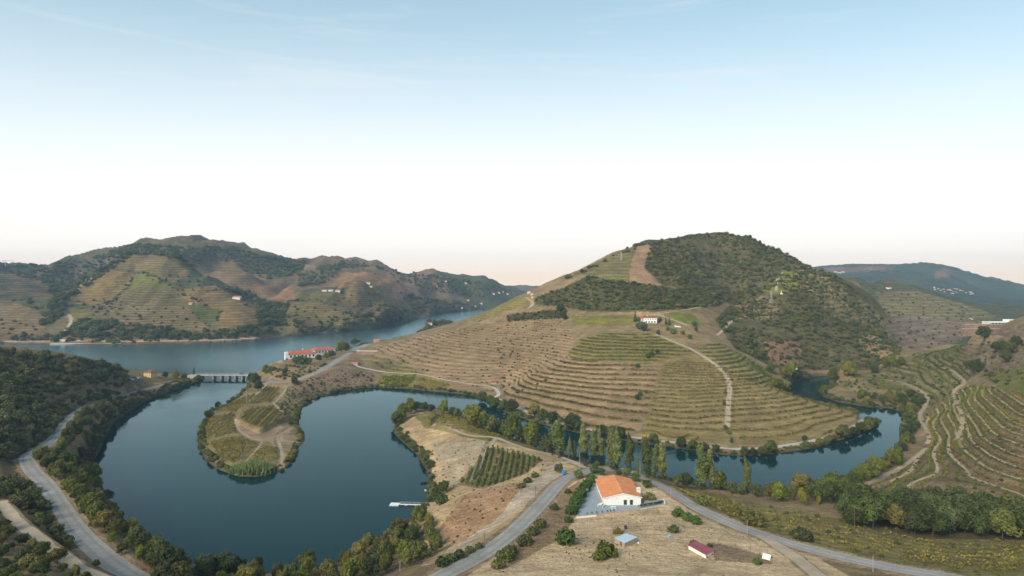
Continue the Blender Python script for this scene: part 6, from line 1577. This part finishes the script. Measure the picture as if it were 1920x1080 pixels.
# ------------------------------------------------------------------ far houses, quay, pylons, crane
def far_house(px, foot, w_px, h_px, wall, roof, label, group=None, dmin=0, rz=0, cat='house'):
    p = at(px, foot, dmin); s = p.y / F
    L = w_px * s; hw = h_px * s * .62; W = min(L, 9) * .8 + 2
    gable_house('far_house', (p.x, p.y + W * .4, p.z - .2), R(rz), L, W, hw, h_px * s * .38, wall, roof, label, cat, .3, [('f', (k - (n - 1) / 2) * L / n, hw * .35, min(1.3, L / n * .4), hw * .38) for n in [max(2, int(L / 4))] for k in range(n)], group)
for a in [(118, 640, 12, 7, 'far_white', 'tile_old', 'white house alone on the quay of the far bank', 800), (443, 561, 14, 6, 'far_white', 'tile_red', 'white house with a pink roof on the distant terraced hill', 900), (357, 571, 7, 4.5, 'yellow', 'tile_red', 'small yellow house among distant terraces', 900), (608, 546, 9, 4, 'far_white', 'tile_old', 'first of three white houses on the distant saddle', 1100), (620, 546, 9, 4.5, 'far_white', 'tile_old', 'middle one of three white houses on the distant saddle', 1100),
          (633, 547, 8, 4, 'far_white', 'tile_red', 'last of three white houses on the distant saddle', 1100), (690, 532, 7, 4, 'far_white', 'tile_old', 'white house on the tip of the distant cone hill', 1100), (694, 538, 6, 3, 'far_white', 'tile_old', 'small white house just under the tip of the cone hill', 1100), (818, 607, 11, 6, 'far_white', 'tile_red', 'red roofed house by the river behind the ridge', 1000), (806, 609, 8, 5, 'far_white', 'tile_red', 'smaller red roofed house by the river behind the ridge', 1000),
          (992, 550, 6, 7, 'far_white', 'tile_old', 'tall white house on the ridge end of the big hill', 700), (998, 553, 6, 5, 'far_white', 'tile_red', 'white house beside the tall one on the ridge end', 700), (999, 557, 5, 3, 'far_white', 'tile_old', 'low white outbuilding under the ridge end houses', 700), (1490, 692, 9, 4.5, 'far_white', 'tile_old', 'white hut at the mouth of the wooded gully', 500), (665, 683, 12, 4, 'brick', 'tile_red', 'small shed with a pinkish red roof below the wall', 500),
          (926, 719, 10, 4.5, 'brick', 'tile_red', 'small red roofed shed beside the river track', 450), (706, 641, 11, 5, 'brick', 'tile_red', 'red roofed house at the far end of the villa road', 600), (1822, 599, 4, 3, 'far_white', 'tile_red', 'tiny white house on the ridge behind the stone wall', 800), (1668, 541, 7, 3, 'far_white', 'tile_red', 'white house on the crest of the ridge behind the big hill', 1000)]:
    far_house(*a[:4], M[a[4]], M[a[5]], a[6], None, a[7])
for i, (px, py) in enumerate([(818, 538), (835, 528), (877, 564), (935, 550), (902, 570), (865, 578), (873, 532), (890, 575), (942, 548), (951, 552), (925, 552)]):
    far_house(px, py, 5, 2.6, M['far_white'], M['tile_red'], 'tiny white house on the hazy slopes at the river bend', 'tiny houses on the hazy slopes', 1500)
vr = random.Random(12)
for i in range(34):
    t = vr.random(); px = 1752 + 76 * t; py = 541 + 9 * t + vr.uniform(-4, 6) * (1 - abs(t - .5))
    far_house(px, py, vr.uniform(1.5, 2.8), vr.uniform(1.1, 1.7), M['far_white'], M['tile_red'], 'tiny white house of the distant village on the blue mountain', 'houses of the distant village', 1900, vr.uniform(-30, 30))
for i in range(10): far_house(1566 + i * 1.9, 511 + vr.uniform(-1.5, 1.5), 2.4, 1.8, M['far_white'], M['tile_red'], 'tiny pale house on the crest of the blue mountain', 'houses on the mountain crest', 2000)
xa, xb = [plan(px, 646.0)[0] for px in (95, 228)]; yy = plan(0, 646.0)[1]
r = root('quay_wall', ((xa + xb) / 2, yy, 0)); tag(r, 'long pale quay wall on the far river bank', 'wall')
for k in range(8): st = (xb - xa) / 8; MB().box(xa + k * st - (xa + xb) / 2, xa + (k + 1) * st - .3 - (xa + xb) / 2, -1.5, 3, -3, 2.4).obj('wall_section', M['concrete'], r)
def pylon(px, foot, top, label, dmin=0, name='lattice_pylon', cat='pylon'):
    p = at(px, foot, dmin); h = (foot - top) / F * p.y; r = root(name, p); tag(r, label, cat)
    t = max(.10, p.y * .00009); w = h * .09; mb = MB()
    for sx in (-1, 1):
        for sy in (-1, 1): mb.tube((sx * w, sy * w, -.5), (sx * w * .2, sy * w * .2, h), t, t * .7, 4)
    for k in range(6):
        f0, f1 = k / 6, (k + 1) / 6; a0, a1 = w * (1 - .8 * f0), w * (1 - .8 * f1)
        for sy in (-1, 1): mb.tube((-a0, sy * a0, h * f0), (a1, sy * a1, h * f1), t * .6, t * .6, 4); mb.tube((a0, sy * a0, h * f0), (-a1, sy * a1, h * f1), t * .6, t * .6, 4)
    mb.obj('mast', M['steel'], r)
    for f in (.72, .84, .96): MB().box(-h * .13, h * .13, -t, t, h * f, h * f + 2 * t).obj('crossarm', M['steel'], r)
pylon(1165, 489, 472, 'lattice pylon on the vineyard slope of the big hill', 600); pylon(1446, 572, 545, 'lattice pylon on the spur below the green plot', 500)
p = at(1465, 551, 500); r = root('white_monument', p); tag(r, 'little white monument on the spur by the green plot', 'monument'); MB().box(-1.2, 1.2, -1.2, 1.2, -.5, 1.0).obj('base', M['white'], r); MB().tube((0, 0, 1.0), (0, 0, 4), .5, .3, 8).obj('shaft', M['far_white'], r)
p = at(10, 499, 1200); r = root('tower_crane', p); tag(r, 'tower crane on the distant skyline at the edge of the view', 'crane')
MB().box(-.6, .6, -.6, .6, -2, 15).obj('mast', M['steel'], r); MB().box(-8, 22, -.5, .5, 14.2, 15.4).obj('jib', M['steel'], r); MB().box(-8, -5, -.8, .8, 12.6, 14.15).obj('counterweight', M['concrete'], r); MB().tube((0, 0, 15), (0, 0, 18), .5, .2, 5).obj('apex', M['steel'], r)

# ------------------------------------------------------------------ the air
hb = MB().box(-5900, 5900, -120, 4000, -8, 232).mesh('haze')
hz = new_obj('haze', hb); hz['kind'] = 'stuff'; tag(hz, 'thin blue haze filling the valley air', 'haze', None, 'stuff')
hm = bpy.data.materials.new('valley haze'); hm.use_nodes = True; nt = hm.node_tree
nt.nodes.remove(nt.nodes['Principled BSDF'])
pv = nt.nodes.new('ShaderNodeVolumePrincipled'); pv.inputs['Color'].default_value = (.50, .73, 1.0, 1); pv.inputs['Density'].default_value = .00009; pv.inputs['Anisotropy'].default_value = .0
nt.links.new(pv.outputs[0], nt.nodes['Material Output'].inputs['Volume'])
hb.materials.append(hm)
